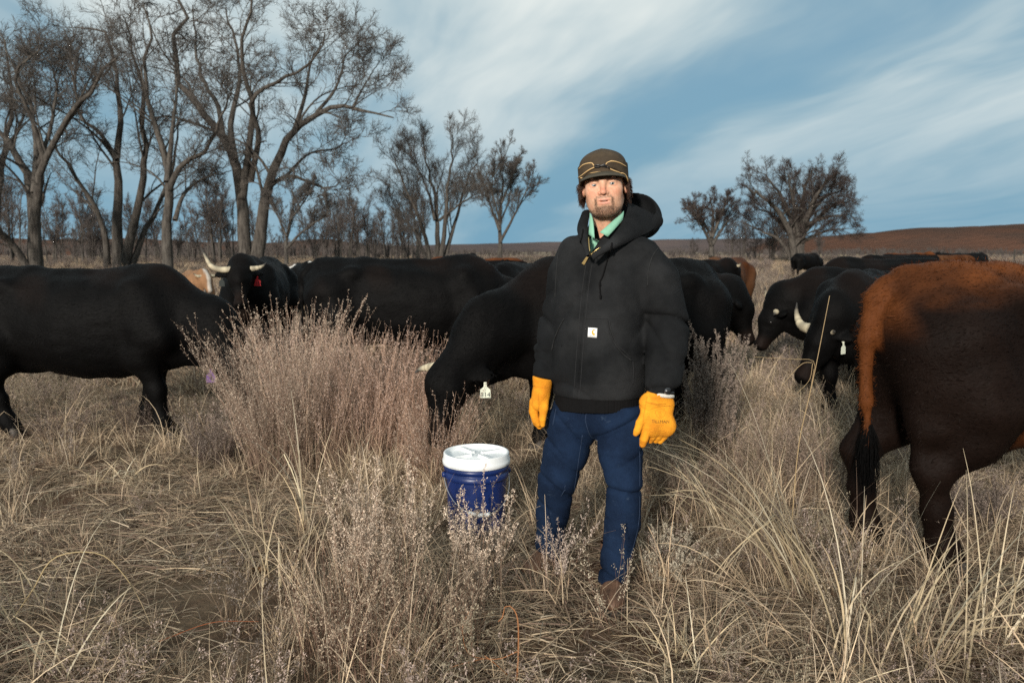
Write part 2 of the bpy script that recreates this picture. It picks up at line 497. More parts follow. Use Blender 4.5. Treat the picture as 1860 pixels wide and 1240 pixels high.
# ------------------------------------------------------------------ the person
M_SKIN = material('skin', rough=0.5, attr=True, sss=0.12, bump=0.12, bscale=400, spec=0.35)
M_EYE = material('eye', rough=0.15, attr=True, spec=0.5)
M_HAIR = material('brown_hair', (0.060, 0.030, 0.018), 0.5, var=0.4, vscale=60, spec=0.4)
M_BEARD = material('beard_hair', (0.075, 0.043, 0.028), 0.6, spec=0.3)
M_TEETH = material('teeth', (0.75, 0.70, 0.62), 0.3)
M_WAX = material('waxed_cotton', (0.070, 0.050, 0.031), 0.75, color2=(0.050, 0.037, 0.025), vscale=26, var=0.3, bump=0.25, bscale=500, spec=0.12)
M_BILL = material('waxed_cotton_bill', (0.062, 0.056, 0.042), 0.6, var=0.2, vscale=30, bump=0.15, bscale=400, spec=0.18)
M_PIPING = material('tan_piping', (0.56, 0.37, 0.17), 0.7, var=0.1)
M_CANVAS = material('black_duck_canvas', (0.0082, 0.0088, 0.0096), 0.9, color2=(0.0195, 0.0200, 0.0208), vscale=6, var=0.75, bump=0.5, bscale=330, spec=0.12, sheen=0.0)
M_CANVAS_EDGE = material('worn_canvas_edge', (0.022, 0.0225, 0.023), 0.9, var=0.6, vscale=40, bump=0.3, bscale=300, spec=0.1)
M_LINING = material('hood_lining', (0.005, 0.005, 0.0055), 0.95, var=0.3, vscale=40, bump=0.5, bscale=120, spec=0.15)
M_RIB = material('ribbed_knit', (0.0062, 0.0060, 0.0062), 0.95, var=0.2, vscale=60, spec=0.08)
M_STITCH = material('stitching', (0.022, 0.022, 0.023), 0.85, var=0.5, vscale=70)
M_BRASS = material('brass', (0.62, 0.46, 0.20), 0.35, metal=0.85, var=0.15, vscale=300)
M_SHIRT = material('mint_shirt', (0.215, 0.44, 0.315), 0.8, var=0.10, vscale=90, bump=0.2, bscale=600)
M_BUTTON = material('shirt_button', (0.55, 0.66, 0.58), 0.4)
M_WHITE_LABEL = material('woven_label', (0.78, 0.78, 0.76), 0.8, var=0.04, vscale=200)
M_ORANGE_MARK = material('label_orange', (0.80, 0.33, 0.04), 0.8)
M_LABEL_INK = material('label_ink', (0.12, 0.11, 0.10), 0.8)
M_GLOVE = material('yellow_leather', (0.76, 0.305, 0.018), 0.85, color2=(0.60, 0.215, 0.013), vscale=22, var=0.34, bump=0.45, bscale=220, spec=0.2)
M_GLOVE_SEAM = material('glove_seam', (0.50, 0.19, 0.012), 0.9)
M_GLOVE_INK = material('glove_ink', (0.09, 0.055, 0.012), 0.85)
M_GLOVE_FAINT = material('glove_faint_ink', (0.55, 0.20, 0.012), 0.85)
M_FLEECE = material('glove_fleece', (0.65, 0.62, 0.55), 0.95, bump=0.6, bscale=300)
M_WATCH = material('watch_black', (0.012, 0.012, 0.013), 0.35, spec=0.5)
M_STEEL = material('watch_steel', (0.16, 0.16, 0.165), 0.3, metal=0.9)
M_LEATHER = material('brown_boot_leather', (0.105, 0.058, 0.036), 0.6, var=0.35, vscale=40, bump=0.3, bscale=150)
M_SOLE = material('boot_sole', (0.03, 0.026, 0.022), 0.8)

def denim():
    m = bpy.data.materials.new('blue_denim'); m.use_nodes = True
    w = NT(m.node_tree); b = w.n('ShaderNodeBsdfPrincipled'); b.inputs['Roughness'].default_value = 0.9
    b.inputs['Specular IOR Level'].default_value = 0.06
    tc = w.n('ShaderNodeTexCoord').outputs['Object']
    st = w.n('ShaderNodeMapping', ins={0: tc, 3: (1, 1, 0.12)}).outputs[0]
    c = w.mix(w.smooth(w.noise(tc, 7, 5, 0.6), 0.35, 0.7), (0.0055, 0.0110, 0.026, 1), (0.0095, 0.0205, 0.048, 1))
    c = w.mix(w.m('MULTIPLY', w.smooth(w.noise(st, 900, 3, 0.7), 0.5, 0.75), 0.4), c, (0.030, 0.055, 0.11, 1))
    c = w.mix(w.m('MULTIPLY', w.smooth(w.noise(tc, 17, 6, 0.75), 0.60, 0.72), 0.55), c, (0.042, 0.064, 0.100, 1))
    w.put(b.inputs['Base Color'], c)
    bn = w.n('ShaderNodeBump', ins={'Height': w.noise(tc, 500, 3, 0.7), 'Strength': 0.35}); bn.inputs['Distance'].default_value = 0.004
    w.put(b.inputs['Normal'], bn.outputs[0])
    w.n('ShaderNodeOutputMaterial', ins={0: b})
    return m
M_DENIM = denim()

def text_np(s, size, res=2):
    """flat lettering as triangles in the xy plane, centred"""
    cu = bpy.data.curves.new('lettering', 'FONT'); cu.body = s; cu.size = size; cu.align_x = 'CENTER'; cu.align_y = 'CENTER'
    cu.resolution_u = res
    ob = bpy.data.objects.new('lettering', cu); COL.objects.link(ob)
    dg = bpy.context.evaluated_depsgraph_get(); ev = ob.evaluated_get(dg); me = ev.to_mesh()
    V = np.array([tuple(v.co) for v in me.vertices]).reshape(-1, 3); T = []
    for p in me.polygons:
        vs = list(p.vertices); T += [(vs[0], vs[i], vs[i + 1]) for i in range(1, len(vs) - 1)]
    ev.to_mesh_clear(); COL.objects.unlink(ob); bpy.data.objects.remove(ob); bpy.data.curves.remove(cu)
    return V, np.array(T, int).reshape(-1, 3)

def stick(tree, px, py, lift=0.002, n=False):
    """point of a garment's surface that photo pixel (px, py) looks at, lifted off it"""
    o, d = ray(px, py)
    h, nn, _, _ = tree.ray_cast(o, d)
    if h is None:
        h, nn, _, _ = tree.find_nearest(Vector(P(px, py, 3.3)))
    if nn.dot(d) > 0: nn = -nn
    q = np.array(h + nn * lift)
    return (q, np.array(nn)) if n else q

def seam(name, tree, pix, r, mat, parent, n=24, lift=0.0, k=5):
    pp = resample(np.array(pix, float), n)
    pts = np.array([stick(tree, x, y, lift) for x, y in pp])
    V, Q = tube(pts, r, k)
    return obj(name, mesh_np(name, V, Q), mat, parent)

def build_person():
    rs = np.random.RandomState(11)
    val = lambda ph, p_=5: (1 - np.abs(np.sin(ph))) ** p_
    foot = ground_at(1088, 1060)
    ROOT = thing('person', 'person in black hooded work jacket, brown cap, jeans and yellow gloves standing among the cattle', 'person', (0.36, 3.38, 0.0))
    # ---------------- head
    HC = P(1097, 337.0, 3.36); HS = 1.11
    yaw, roll, nod = R(-9), R(-5.0), R(3)
    HR = np.array((Matrix.Rotation(yaw, 3, 'Z') @ Matrix.Rotation(roll, 3, 'Y') @ Matrix.Rotation(nod, 3, 'X')))
    f = Field((-0.13, -0.15, -0.27), (0.13, 0.135, 0.135), 0.0024)
    f.add(f.ell((0, 0.012, 0.034), (0.074, 0.094, 0.082)))
    f.add(f.ell((0, -0.018, -0.028), (0.0615, 0.076, 0.090)), 0.03)
    f.add(f.ell((0, -0.030, -0.070), (0.046, 0.054, 0.040)), 0.03)
    for s in (-1, 1):
        f.add(f.cone((s * 0.052, 0.004, -0.052), (s * 0.021, -0.064, -0.095), 0.015, 0.013), 0.03)
        f.add(f.ell((s * 0.041, -0.058, -0.018), (0.021, 0.020, 0.017)), 0.035)
        f.add(f.ell((s * 0.029, -0.044, -0.050), (0.017, 0.026, 0.032)), 0.04)
    f.add(f.ell((0, -0.074, -0.095), (0.025, 0.019, 0.016)), 0.022)
    f.add(f.cone((-0.036, -0.080, 0.021), (0.036, -0.080, 0.021), 0.0085, 0.0085), 0.02)
    f.add(f.ell((0, -0.075, -0.056), (0.034, 0.024, 0.030)), 0.022)
    for s in (-1, 1):
        f.cut(f.ell((s * 0.0325, -0.101, 0.002), (0.019, 0.017, 0.013)), 0.014)
        f.add(f.ell((s * 0.0325, -0.0745, 0.0015), (0.0160, 0.0150, 0.0125)), 0.006)
    f.add(f.cone((0, -0.086, 0.014), (0, -0.108, -0.024), 0.0066, 0.0092), 0.012)
    f.add(f.ell((0, -0.110, -0.027), (0.0098, 0.0085, 0.0078)), 0.007)
    for s in (-1, 1):
        f.add(f.ell((s * 0.0130, -0.098, -0.0300), (0.0066, 0.009, 0.0065)), 0.006)
        f.cut(f.ell((s * 0.0065, -0.106, -0.0365), (0.004, 0.006, 0.003)), 0.003)
    f.add(f.ell((0, -0.0965, -0.0530), (0.0265, 0.0085, 0.0050)), 0.005)
    f.add(f.ell((0, -0.0945, -0.0650), (0.0205, 0.0092, 0.0068)), 0.005)
    f.cut(f.ell((0, -0.106, -0.0588), (0.0205, 0.013, 0.0020)), 0.002)
    for s in (-1, 1):                                     # eye slits
        Rz = np.array(Matrix.Rotation(R(-6 * s), 3, 'Y'))
        f.cut(f.ell((s * 0.0325, -0.092, 0.0015), (0.0132, 0.013, 0.0033), Rz), 0.003)
        f.add(f.ell((s * 0.079, 0.014, -0.006), (0.010, 0.019, 0.031), np.array(Matrix.Rotation(R(18 * s), 3, 'Z'))), 0.008)
        f.cut(f.ell((s * 0.089, 0.008, -0.004), (0.006, 0.010, 0.018)), 0.006)
    # neck and upper chest, one surface with the head
    f.add(f.cone((0, 0.018, -0.075), (0.004, 0.040, -0.20), 0.053, 0.058), 0.03)
    f.add(f.cone((0, -0.028, -0.128), (0, -0.020, -0.16), 0.010, 0.010), 0.02)
    f.add(f.ell((0, 0.05, -0.27), (0.13, 0.08, 0.07)), 0.05)
    V, Q = f.mesh(); V = relax(V, Q, 1, 0.4)
    x, y, z = V.T
    g = lambda c, r: np.exp(-((x - c[0]) / r[0]) ** 2 - ((y - c[1]) / r[1]) ** 2 - ((z - c[2]) / r[2]) ** 2)
    col = np.tile(np.array((0.66, 0.385, 0.25)), (len(V), 1))
    def blend(c, m):
        nonlocal col
        m = np.clip(m, 0, 1)[:, None]; col = col * (1 - m) + np.array(c) * m
    ax = np.abs(x)
    blend((0.60, 0.25, 0.16), 0.6 * np.exp(-((ax - 0.042) / 0.024) ** 2 - ((z + 0.026) / 0.02) ** 2) * (y < -0.02))
    blend((0.60, 0.22, 0.14), 0.8 * g((0, -0.112, -0.02), (0.017, 0.03, 0.018)))
    blend((0.50, 0.24, 0.155), 0.5 * sstep(-0.12, -0.17, z))
    blend((0.56, 0.20, 0.15), 0.8 * (ax > 0.08))
    nz = 0.5 + 0.5 * wob(V, 420, 1); nz2 = 0.5 + 0.5 * wob(V, 900, 3)
    # beard: chin, jaw edge and moustache
    chin = sstep(-0.072, -0.080, z) * sstep(0.044, 0.028, ax) * (y < -0.045) * sstep(-0.122, -0.112, z)
    jaw = sstep(-0.058, -0.090, z + 0.25 * (ax - 0.03)) * sstep(0.01, -0.03, y) * 0.42 * sstep(-0.122, -0.108, z)
    mous = np.exp(-((z + 0.043) / 0.0052) ** 2) * sstep(0.034, 0.026, ax) * (y < -0.08) * 0.62
    side = np.exp(-((ax - 0.0305) / 0.0055) ** 2) * sstep(-0.040, -0.05, z) * sstep(-0.09, -0.07, z) * (y < -0.055) * 0.8
    under = sstep(-0.098, -0.108, z) * sstep(-0.128, -0.112, z) * (y < -0.03) * 0.6
    beard = np.maximum.reduce([chin * 0.80, jaw, mous, side, under])
    blend((0.115, 0.068, 0.045), beard * (0.78 + 0.22 * nz2))
    lips = np.maximum(np.exp(-((z + 0.0530) / 0.0040) ** 2), np.exp(-((z + 0.0655) / 0.0050) ** 2)) * sstep(0.0245, 0.018, ax) * (y < -0.088)
    col = col * (1 - lips[:, None]) + np.array((0.60, 0.27, 0.20)) * lips[:, None]
    blend((0.20, 0.05, 0.04), np.exp(-((z + 0.0590) / 0.0022) ** 2) * (ax < 0.023) * (y < -0.085) * (y > -0.098))
    brow_z = 0.0175 + 0.004 * np.sin(np.clip((ax - 0.014) / 0.036, 0, 1) * 3.0)
    brow = np.exp(-((z - brow_z + 0.002) / 0.0044) ** 2) * sstep(0.011, 0.017, ax) * sstep(0.053, 0.044, ax) * (y < -0.05)
    blend((0.06, 0.032, 0.02), brow * (0.8 + 0.2 * nz2))
    lid = np.exp(-((z - 0.0060) / 0.0018) ** 2) * np.exp(-((ax - 0.0325) / 0.013) ** 4) * (y < -0.075)
    blend((0.13, 0.06, 0.045), lid * 0.8)
    rim = np.exp(-((z + 0.0036) / 0.0013) ** 2) * np.exp(-((ax - 0.0325) / 0.012) ** 4) * (y < -0.075)
    blend((0.36, 0.16, 0.12), rim * 0.6)
    nz3 = 0.5 + 0.5 * wob(V, 160, 2); blend((0.55, 0.23, 0.14), 0.30 * sstep(0.4, 0.9, nz3) * (beard < 0.3)); col *= (0.90 + 0.16 * nz)[:, None]
    Hh = lambda p: (np.asarray(p) * HS) @ HR.T + HC
    Hw = lambda p: np.asarray(p) @ HR.T + HC
    body = obj('body', mesh_np('body', Hh(V), Q, colors=col), M_SKIN, ROOT)
    # eyes
    for s in (-1, 1):
        u, v = np.meshgrid(np.linspace(0, np.pi, 25), np.linspace(0, 2 * np.pi, 25)[:-1], indexing='ij')
        E = np.stack([np.sin(u) * np.cos(v), -np.cos(u), np.sin(u) * np.sin(v)], -1).reshape(-1, 3)
        i = (np.arange(24)[:, None] * 24 + np.arange(24)[None]); j = (np.arange(24)[:, None] * 24 + (np.arange(24)[None] + 1) % 24)
        QE = np.stack([i, j, j + 24, i + 24], -1).reshape(-1, 4)
        look = nrm(np.array((0.14, -1, 0.02)) )
        ca = E @ look
        c = np.tile(np.array((0.36, 0.31, 0.28)), (len(E), 1))
        c[ca > 0.885] = (0.10, 0.125, 0.12); c[(ca > 0.885) & (ca < 0.915)] = (0.04, 0.06, 0.07); c[ca > 0.972] = (0.004, 0.004, 0.004)
        obj('eye', mesh_np('eye', Hh(E * 0.0128 + np.array((s * 0.0325, -0.0755, 0.0012))), QE, colors=c), M_EYE, body)
    th = np.linspace(-0.55, 0.55, 10)
    tp = np.stack([np.sin(th) * 0.015, -0.098 + 0.008 * (1 - np.cos(th)), 0 * th - 0.0572], 1)
    VT, QT = tube(Hh(tp), 0.0016, 5); obj('teeth', mesh_np('teeth', VT, QT), M_TEETH, body)
    # beard hairs
    Nn = normals(V, Q)
    w = np.clip(np.maximum(beard, 0.9 * brow), 0, 1) * (y < 0); w = np.where(w > 0.3, w, 0) ; pick = rs.choice(len(V), 3000, p=w / w.sum())
    root = V[pick] + rs.randn(len(pick), 3) * 0.0008
    dirn = nrm(Nn[pick] * 0.7 + np.array((0, -0.1, -0.8)) + 0.35 * rs.randn(len(pick), 3))
    ln = (0.0016 + 0.0020 * rs.rand(len(pick)))[:, None]
    C = np.stack([root - 0.001 * Nn[pick], root + dirn * ln * 0.6, root + dirn * ln], 1)
    VB, QB = prisms(Hh(C), np.tile(np.array((0.00030, 0.00026, 0.00008)), (len(pick), 1)), 3)
    tag(obj('beard', mesh_np('beard', VB, QB), M_BEARD, ROOT), kind='stuff')
    # hair under the cap: curls over the ears and the neck
    n = 6500
    a = rs.uniform(-1, 1, n); a = np.sign(a) * (0.44 + 0.56 * np.abs(a)) * np.pi       # angle from the face, 0 = front
    rx, ry = 0.088, 0.106
    st = np.stack([np.sin(a) * rx, -np.cos(a) * ry + 0.012, rs.uniform(0.0, 0.045, n)], 1)
    out = nrm(np.stack([np.sin(a), -np.cos(a), 0 * a], 1))
    L = rs.uniform(0.060, 0.115, n) * np.where(np.abs(a) < 0.50 * np.pi, 0.72, 1.0)
    s_ = np.linspace(0, 1, 8)[None, :, None]
    side = np.cross(out, np.array((0, 0, 1.0)))
    cid = np.floor(a * 11 + 40 * st[:, 2]); clump = (cid * 1.7)[:, None, None]; cl = np.random.RandomState(5).rand(400, 3); ck = cl[(cid.astype(int)) % 400]; L = L * (0.6 + 0.4 * ck[:, 0]) + 0.02 * ck[:, 1]
    curl = 0.011 * (s_ ** 1.2) * (np.sin(7.5 * s_ + clump)[...] * side[:, None] + 0.45 * np.cos(7.5 * s_ + clump) * out[:, None])
    flip = (0.026 * (0.75 * ck[:, 2] + 0.25 * rs.rand(n)) * (s_[..., 0] ** 2.2).T).T[..., None] * out[:, None]
    C = st[:, None] + np.array((0, 0, -1.0)) * L[:, None, None] * s_ * (1 - 0.18 * s_) + curl + flip + out[:, None] * 0.008 * np.sin(np.pi * s_) + (rs.randn(n, 1, 3) * 0.002)
    VH, QH = prisms(Hw(C), np.tile(np.array((0.0007, 0.0008, 0.0008, 0.0008, 0.0007, 0.0006, 0.0005, 0.0002)), (n, 1)), 3)
    tag(obj('hair', mesh_np('hair', VH, QH), M_HAIR, ROOT), kind='stuff')
    # ---------------- cap
    HT = thing_part('cap', ROOT)
    f = Field((-0.14, -0.17, -0.02), (0.14, 0.15, 0.17), 0.003)
    rad = np.sqrt((f.X / 0.0985) ** 2 + ((f.Y - 0.010) / 0.119) ** 2)
    zt = f.Z - 0.070
    prof = np.where(zt > 0, (rad ** 2.3 + (np.clip(zt, 0, 1) / (0.074 + 0.006 * np.exp(-(rad / 0.35) ** 2))) ** 2.3 + 1e-9) ** (1 / 2.3), rad * (1 + 0.20 * np.clip(-zt, 0, .05)))
    shell = (prof - 1) * 0.1
    ang = np.arctan2(f.X, -(f.Y - 0.01))
    for a0 in (0, 2.1, -2.1): shell = shell + 0.0018 * np.exp(-((ang - a0) / 0.018) ** 2) * (f.Z > 0.05)
    shell = np.maximum(shell, 0.022 - f.Z)
    f.F = shell.astype(np.float32); f.cut((rad - 0.93) * 0.1 + np.clip(f.Z - 0.060, 0, 1) * 3)
    Vc, Qc = f.mesh(); crown = obj('crown', mesh_np('crown', Hw(Vc), Qc), M_WAX, HT)
    f = Field((-0.14, -0.17, -0.05), (0.14, 0.16, 0.12), 0.003)      # folded ear band
    rad = np.sqrt((f.X / 0.1035) ** 2 + ((f.Y - 0.011) / 0.1235) ** 2)
    ang = np.abs(np.arctan2(f.X, -(f.Y - 0.01)))
    top = np.interp(ang, (0, 0.12, 0.42, 0.9, 1.6, 3.2), (0.078, 0.082, 0.092, 0.090, 0.080, 0.076))
    bot = np.interp(ang, (0, 0.12, 0.5, 0.85, 1.1, 1.6, 3.2), (0.074, 0.072, 0.056, 0.034, 0.014, -0.004, -0.010))
    sh = np.maximum(np.abs((rad - 1) * 0.105 + 0.005) - 0.0052, np.maximum(f.Z - top, bot - f.Z))
    f.F = sh.astype(np.float32)
    Vb, Qb = f.mesh(); Vb = relax(Vb, Qb, 1, .4); band = obj('ear_band', mesh_np('ear_band', Hw(Vb), Qb), M_WAX, HT)
    u = np.linspace(-1, 1, 33); v = np.linspace(0, 1, 9)                     # bill
    U, Vv = np.meshgrid(u, v, indexing='ij'); A = U * 1.12
    reach = 0.034 * np.sqrt(np.clip(1 - U ** 2 * 0.98, 0, 1)) * Vv
    bx = np.sin(A) * (0.1035 + reach * 0.30); by = 0.011 - np.cos(A) * (0.122 + 0 * reach) - reach * 1.0
    bz = 0.050 - 0.028 * U ** 2 - 0.34 * reach - 1.6 * reach ** 2
    top = np.stack([bx, by, bz + 0.003], -1); botm = np.stack([bx, by, bz - 0.003 - 0 * bx], -1)
    VB = np.concatenate([top.reshape(-1, 3), botm.reshape(-1, 3)]); nv = 9; N0 = 33 * 9
    i = (np.arange(32)[:, None] * nv + np.arange(8)[None]).ravel(); QB = [np.stack([i, i + 1, i + nv + 1, i + nv], 1), np.stack([i, i + nv, i + nv + 1, i + 1], 1) + N0]
    e = np.arange(32) * nv + 8; QB.append(np.stack([e, e + N0, e + nv + N0, e + nv], 1))
    e = np.arange(32) * nv; QB.append(np.stack([e, e + nv, e + nv + N0, e + N0], 1))
    bill = obj('bill', mesh_np('bill', Hw(VB), np.concatenate(QB)), M_BILL, HT)
    tb = bvh(*join_np([(Hw(Vb), Qb), (Hw(Vc), Qc)]))
    def hatpx(x, y): return (1035 + x * 120 / 1063.0, 265 + y * 140 / 1240.0)
    for pl in ([(148, 372), (210, 310), (300, 282), (360, 285), (392, 322)], [(572, 308), (610, 268), (690, 248), (800, 275), (905, 335)],
               [(128, 525), (200, 470), (300, 395), (395, 345)], [(590, 340), (700, 395), (800, 428), (880, 455), (920, 520), (935, 585)]):
        seam('piping', tb, [hatpx(*p) for p in pl], 0.0024, M_PIPING, HT, 26, 0.001)
    seam('piping', tb, [hatpx(*p) for p in ((330, 440), (430, 422), (560, 415), (700, 428), (800, 440))], 0.0013, M_PIPING, HT, 16, 0.001)
    for pl in ([(395, 325), (450, 310), (510, 318), (560, 300), (590, 325)], [(405, 340), (460, 335), (520, 312), (570, 322), (640, 370)], [(520, 320), (560, 335), (590, 345)]):
        seam('lace', tb, [hatpx(*p) for p in pl], 0.0026, M_WATCH, HT, 16, 0.003)
    Vt, Qt = tube(Hw(np.array(((0, 0.006, 0.145), (0, 0.006, 0.1505)))), (0.009, 0.005), 12); obj('top_button', mesh_np('top_button', Vt, Qt), M_WAX, HT)
    # ---------------- shirt: body under the jacket, and the open collar
    f = Field((0.05, 3.2, 1.05), (0.62, 3.62, 1.62), 0.006)
    nb = P(1099, 428, 3.40)
    f.add(f.cone(nb + (0, 0.02, 0.02), nb + (-0.01, -0.01, -0.13), 0.072, 0.100), 0.03)
    f.add(f.cone(nb + (-0.10, 0.06, -0.06), nb + (0.11, 0.03, -0.06), 0.06, 0.06), 0.05)
    f.cut(f.cone(nb + (-0.002, -0.02, 0.16), nb + (-0.006, -0.035, 0.0), 0.085, 0.045), 0.004); f.cut(f.cone(nb + (-0.008, -0.12, 0.03), nb + (-0.022, -0.11, -0.015), 0.05, 0.012), 0.004)
    Vs, Qs = f.mesh(); shirt = obj('shirt', mesh_np('shirt', Vs, Qs), M_SHIRT, ROOT)
    def flap(pix, th=0.003):
        """collar leaf: corner pixels with their depths, bulged and given thickness"""
        c = [P(x, y, d) for x, y, d in pix]
        uu, vv = np.meshgrid(np.linspace(0, 1, 9), np.linspace(0, 1, 7), indexing='ij')
        G = (c[0] * ((1 - uu) * (1 - vv))[..., None] + c[1] * (uu * (1 - vv))[..., None] + c[2] * (uu * vv)[..., None] + c[3] * ((1 - uu) * vv)[..., None])
        G = G + np.array((0, -0.012, 0.0)) * (np.sin(np.pi * uu) * 0.6 + np.sin(np.pi * vv) * 0.6)[..., None]
        B = G + np.array((0.001, th, 0.0)); m = 63
        i = (np.arange(8)[:, None] * 7 + np.arange(6)[None]).ravel(); q = [np.stack([i, i + 7, i + 8, i + 1], 1), np.stack([i, i + 1, i + 8, i + 7], 1) + m]
        ring = [k * 7 for k in range(9)] + [56 + k for k in range(1, 7)] + [k * 7 + 6 for k in range(7, -1, -1)] + [k for k in range(5, 0, -1)]
        r0 = np.array(ring); r1 = np.roll(r0, -1); q.append(np.stack([r0, r0 + m, r1 + m, r1], 1))
        return np.concatenate([G.reshape(-1, 3), B.reshape(-1, 3)]), np.concatenate(q)
    for pix in ([(1133, 383, 3.345), (1131, 400, 3.325), (1104, 430, 3.262), (1089, 422, 3.268)], [(1071, 386, 3.345), (1077, 397, 3.31), (1080, 433, 3.262), (1069, 426, 3.285)]):
        obj('shirt_collar', mesh_np('shirt_collar', *flap(pix)), M_SHIRT, shirt)
    tsh = bvh(Vs, Qs)
    seam('placket', tsh, [(1086, 428), (1083, 445), (1079, 470)], 0.004, M_SHIRT, shirt, 10, 0.0)
    for py in (437, 452):
        q, nn = stick(tsh, 1083, py, 0.003, True)
        Vt, Qt = tube(np.array((q, q + nn * 0.002)), 0.0045, 10); obj('button', mesh_np('button', Vt, Qt), M_BUTTON, shirt)
    # ---------------- jacket
    f = Field((-0.02, 2.98, 0.74), (0.86, 3.72, 1.58), 0.0065)
    yw = R(24); U_ = (math.cos(yw), -math.sin(yw)); F_ = (-math.sin(yw), -math.cos(yw))
    rows = [  # photo row, centre column, half width across the shoulders, half depth
        (716, 1087, 0.192, 0.154), (708, 1087, 0.199, 0.161), (690, 1087, 0.203, 0.166), (640, 1088, 0.204, 0.166), (580, 1090, 0.202, 0.160), (520, 1096, 0.203, 0.155),
        (480, 1102, 0.200, 0.146), (455, 1105, 0.180, 0.130), (438, 1106, 0.145, 0.112), (425, 1105, 0.105, 0.095), (410, 1105, 0.085, 0.08)]
    D0 = 3.40
    zs = np.array([P(r[1], r[0], D0)[2] for r in rows]); xs = np.array([P(r[1], r[0], D0)[0] for r in rows])
    aw = np.array([r[2] for r in rows]); bd = np.array([r[3] for r in rows]); o = np.argsort(zs)
    ip = lambda arr: np.interp(f.Z[0, 0], zs[o], arr[o]).astype(np.float32)[None, None, :]
    cx, A_, B_ = ip(xs), ip(aw), ip(bd)
    dx, dy = f.X - cx, f.Y - np.float32(D0)
    lu = dx * U_[0] + dy * U_[1]; lf = dx * F_[0] + dy * F_[1]
    tor = ((np.abs(lu / A_) ** 2.3 + np.abs(lf / B_) ** 2.3) ** (1 / 2.3) - 1) * np.minimum(A_, B_)
    fold = 0.014 * val(11 * (f.Z + 0.30 * np.abs(lu - 0.02)) + 0.9 * np.sin(11 * lu)) * np.exp(-((f.Z - 0.93) / 0.10) ** 2) + 0.012 * val(9 * (lu - 0.55 * f.Z) + 0.7 * np.sin(7 * f.Z)) * np.exp(-((f.Z - 1.22) / 0.16) ** 2) + 0.0025 * np.sin(13 * lu + 6 * f.Z + 2 * np.sin(8 * f.Z))
    tor = tor + fold
    tor = np.maximum(tor, zs.min() - 0.0 - f.Z); tor = np.maximum(tor, f.Z - (zs.max() + 0.0))
    f.F = tor.astype(np.float32)
    def sleeve(pts, seed):
        d = np.full(f.X.shape, 1e3, np.float32)
        sv = f.F; f.F = d
        f.chain(pts, 0.016); d = f.F; f.F = sv
        zz = f.Z
        el = pts[2][0][2]
        w1 = np.exp(-((zz - el) / 0.085) ** 2); w2 = np.exp(-((zz - pts[-1][0][2] - 0.04) / 0.06) ** 2)
        q_ = f.X - pts[2][0][0]
        d = d + 0.026 * w1 * val(21 * (zz + 0.55 * q_) + seed + 0.8 * np.sin(14 * q_ + seed), 4) + 0.022 * w2 * val(26 * (zz - 0.40 * q_) + seed * 2 + 0.9 * np.sin(17 * q_), 4)
        d = d + 0.013 * val(9 * (zz + 0.9 * q_) + seed * 1.7 + 0.8 * np.sin(9 * f.Y), 5) - 0.004
        return np.maximum(d, pts[-1][0][2] - 0.012 - zz + 0.25 * (f.X - pts[-1][0][0]) * (1 if seed > 2 else -1))
    sl = sleeve([(P(1050, 462, 3.45), 0.085), (P(1032, 500, 3.47), 0.082), (P(1008, 590, 3.50), 0.066), (P(996, 640, 3.46), 0.060), (P(990, 680, 3.41), 0.050)], 1.0)
    f.add(sl, 0.035)
    sr = sleeve([(P(1166, 466, 3.33), 0.085), (P(1193, 505, 3.31), 0.088), (P(1213, 592, 3.30), 0.085), (P(1210, 650, 3.24), 0.079), (P(1203, 702, 3.19), 0.068)], 4.0)
    f.add(sr, 0.028)
    # open neck: a wedge cut down to the zip, wide at the top
    pr = [(466, 1071, 1073), (440, 1068, 1090), (415, 1066, 1110), (390, 1068, 1130), (370, 1070, 1135)]
    vz = np.array([P(1090, r_[0], 3.25)[2] for r_ in pr]); vl = np.array([P(r_[1], r_[0], 3.25)[0] for r_ in pr]); vr = np.array([P(r_[2], r_[0], 3.25)[0] for r_ in pr])
    zr = f.Z[0, 0]; xl = np.interp(zr, vz, vl)[None, None]; xr = np.interp(zr, vz, vr)[None, None]
    wedge = np.maximum(np.maximum(xl - f.X, f.X - xr), np.maximum(f.Y - 3.36, vz[0] - f.Z)).astype(np.float32)
    f.cut(wedge, 0.008)
    f.cut(f.ell(P(1099, 408, 3.42), (0.066, 0.066, 0.10)), 0.012)
    Vj, Qj = f.mesh(); Vj = relax(Vj, Qj, 1, 0.4)
    jacket = obj('jacket', mesh_np('jacket', Vj, Qj), M_CANVAS, ROOT)
    tj = bvh(Vj, Qj)
    # hood: a deep pouch lying open behind the neck, its edge running down to the zip
    f = Field((0.12, 3.10, 1.36), (0.74, 3.74, 1.76), 0.006)
    hc = P(1140, 398, 3.50)
    hc = P(1151, 391, 3.53)
    Rh = np.array(Matrix.Rotation(R(25), 3, 'Y'))
    f.add(f.ell(hc, (0.128, 0.105, 0.105), Rh))
    f.add(f.cone(P(1192, 402, 3.44), P(1160, 428, 3.35), 0.030, 0.026), 0.04)
    f.cut(f.ell(hc + (-0.020, -0.050, 0.035), (0.108, 0.110, 0.095), Rh), 0.012)
    f.cut(f.cone(P(1097, 350, 3.40), P(1097, 425, 3.36), 0.088, 0.072), 0.012)
    f.F = f.F + (0.004 * val(13 * f.Z + 9 * f.X + 0.8 * np.sin(22 * f.X), 4)).astype(np.float32)
    Vh, Qh = f.mesh(); Vh = relax(Vh, Qh, 1, .5)
    hood = obj('hood', mesh_np('hood', Vh, Qh), M_CANVAS, jacket)
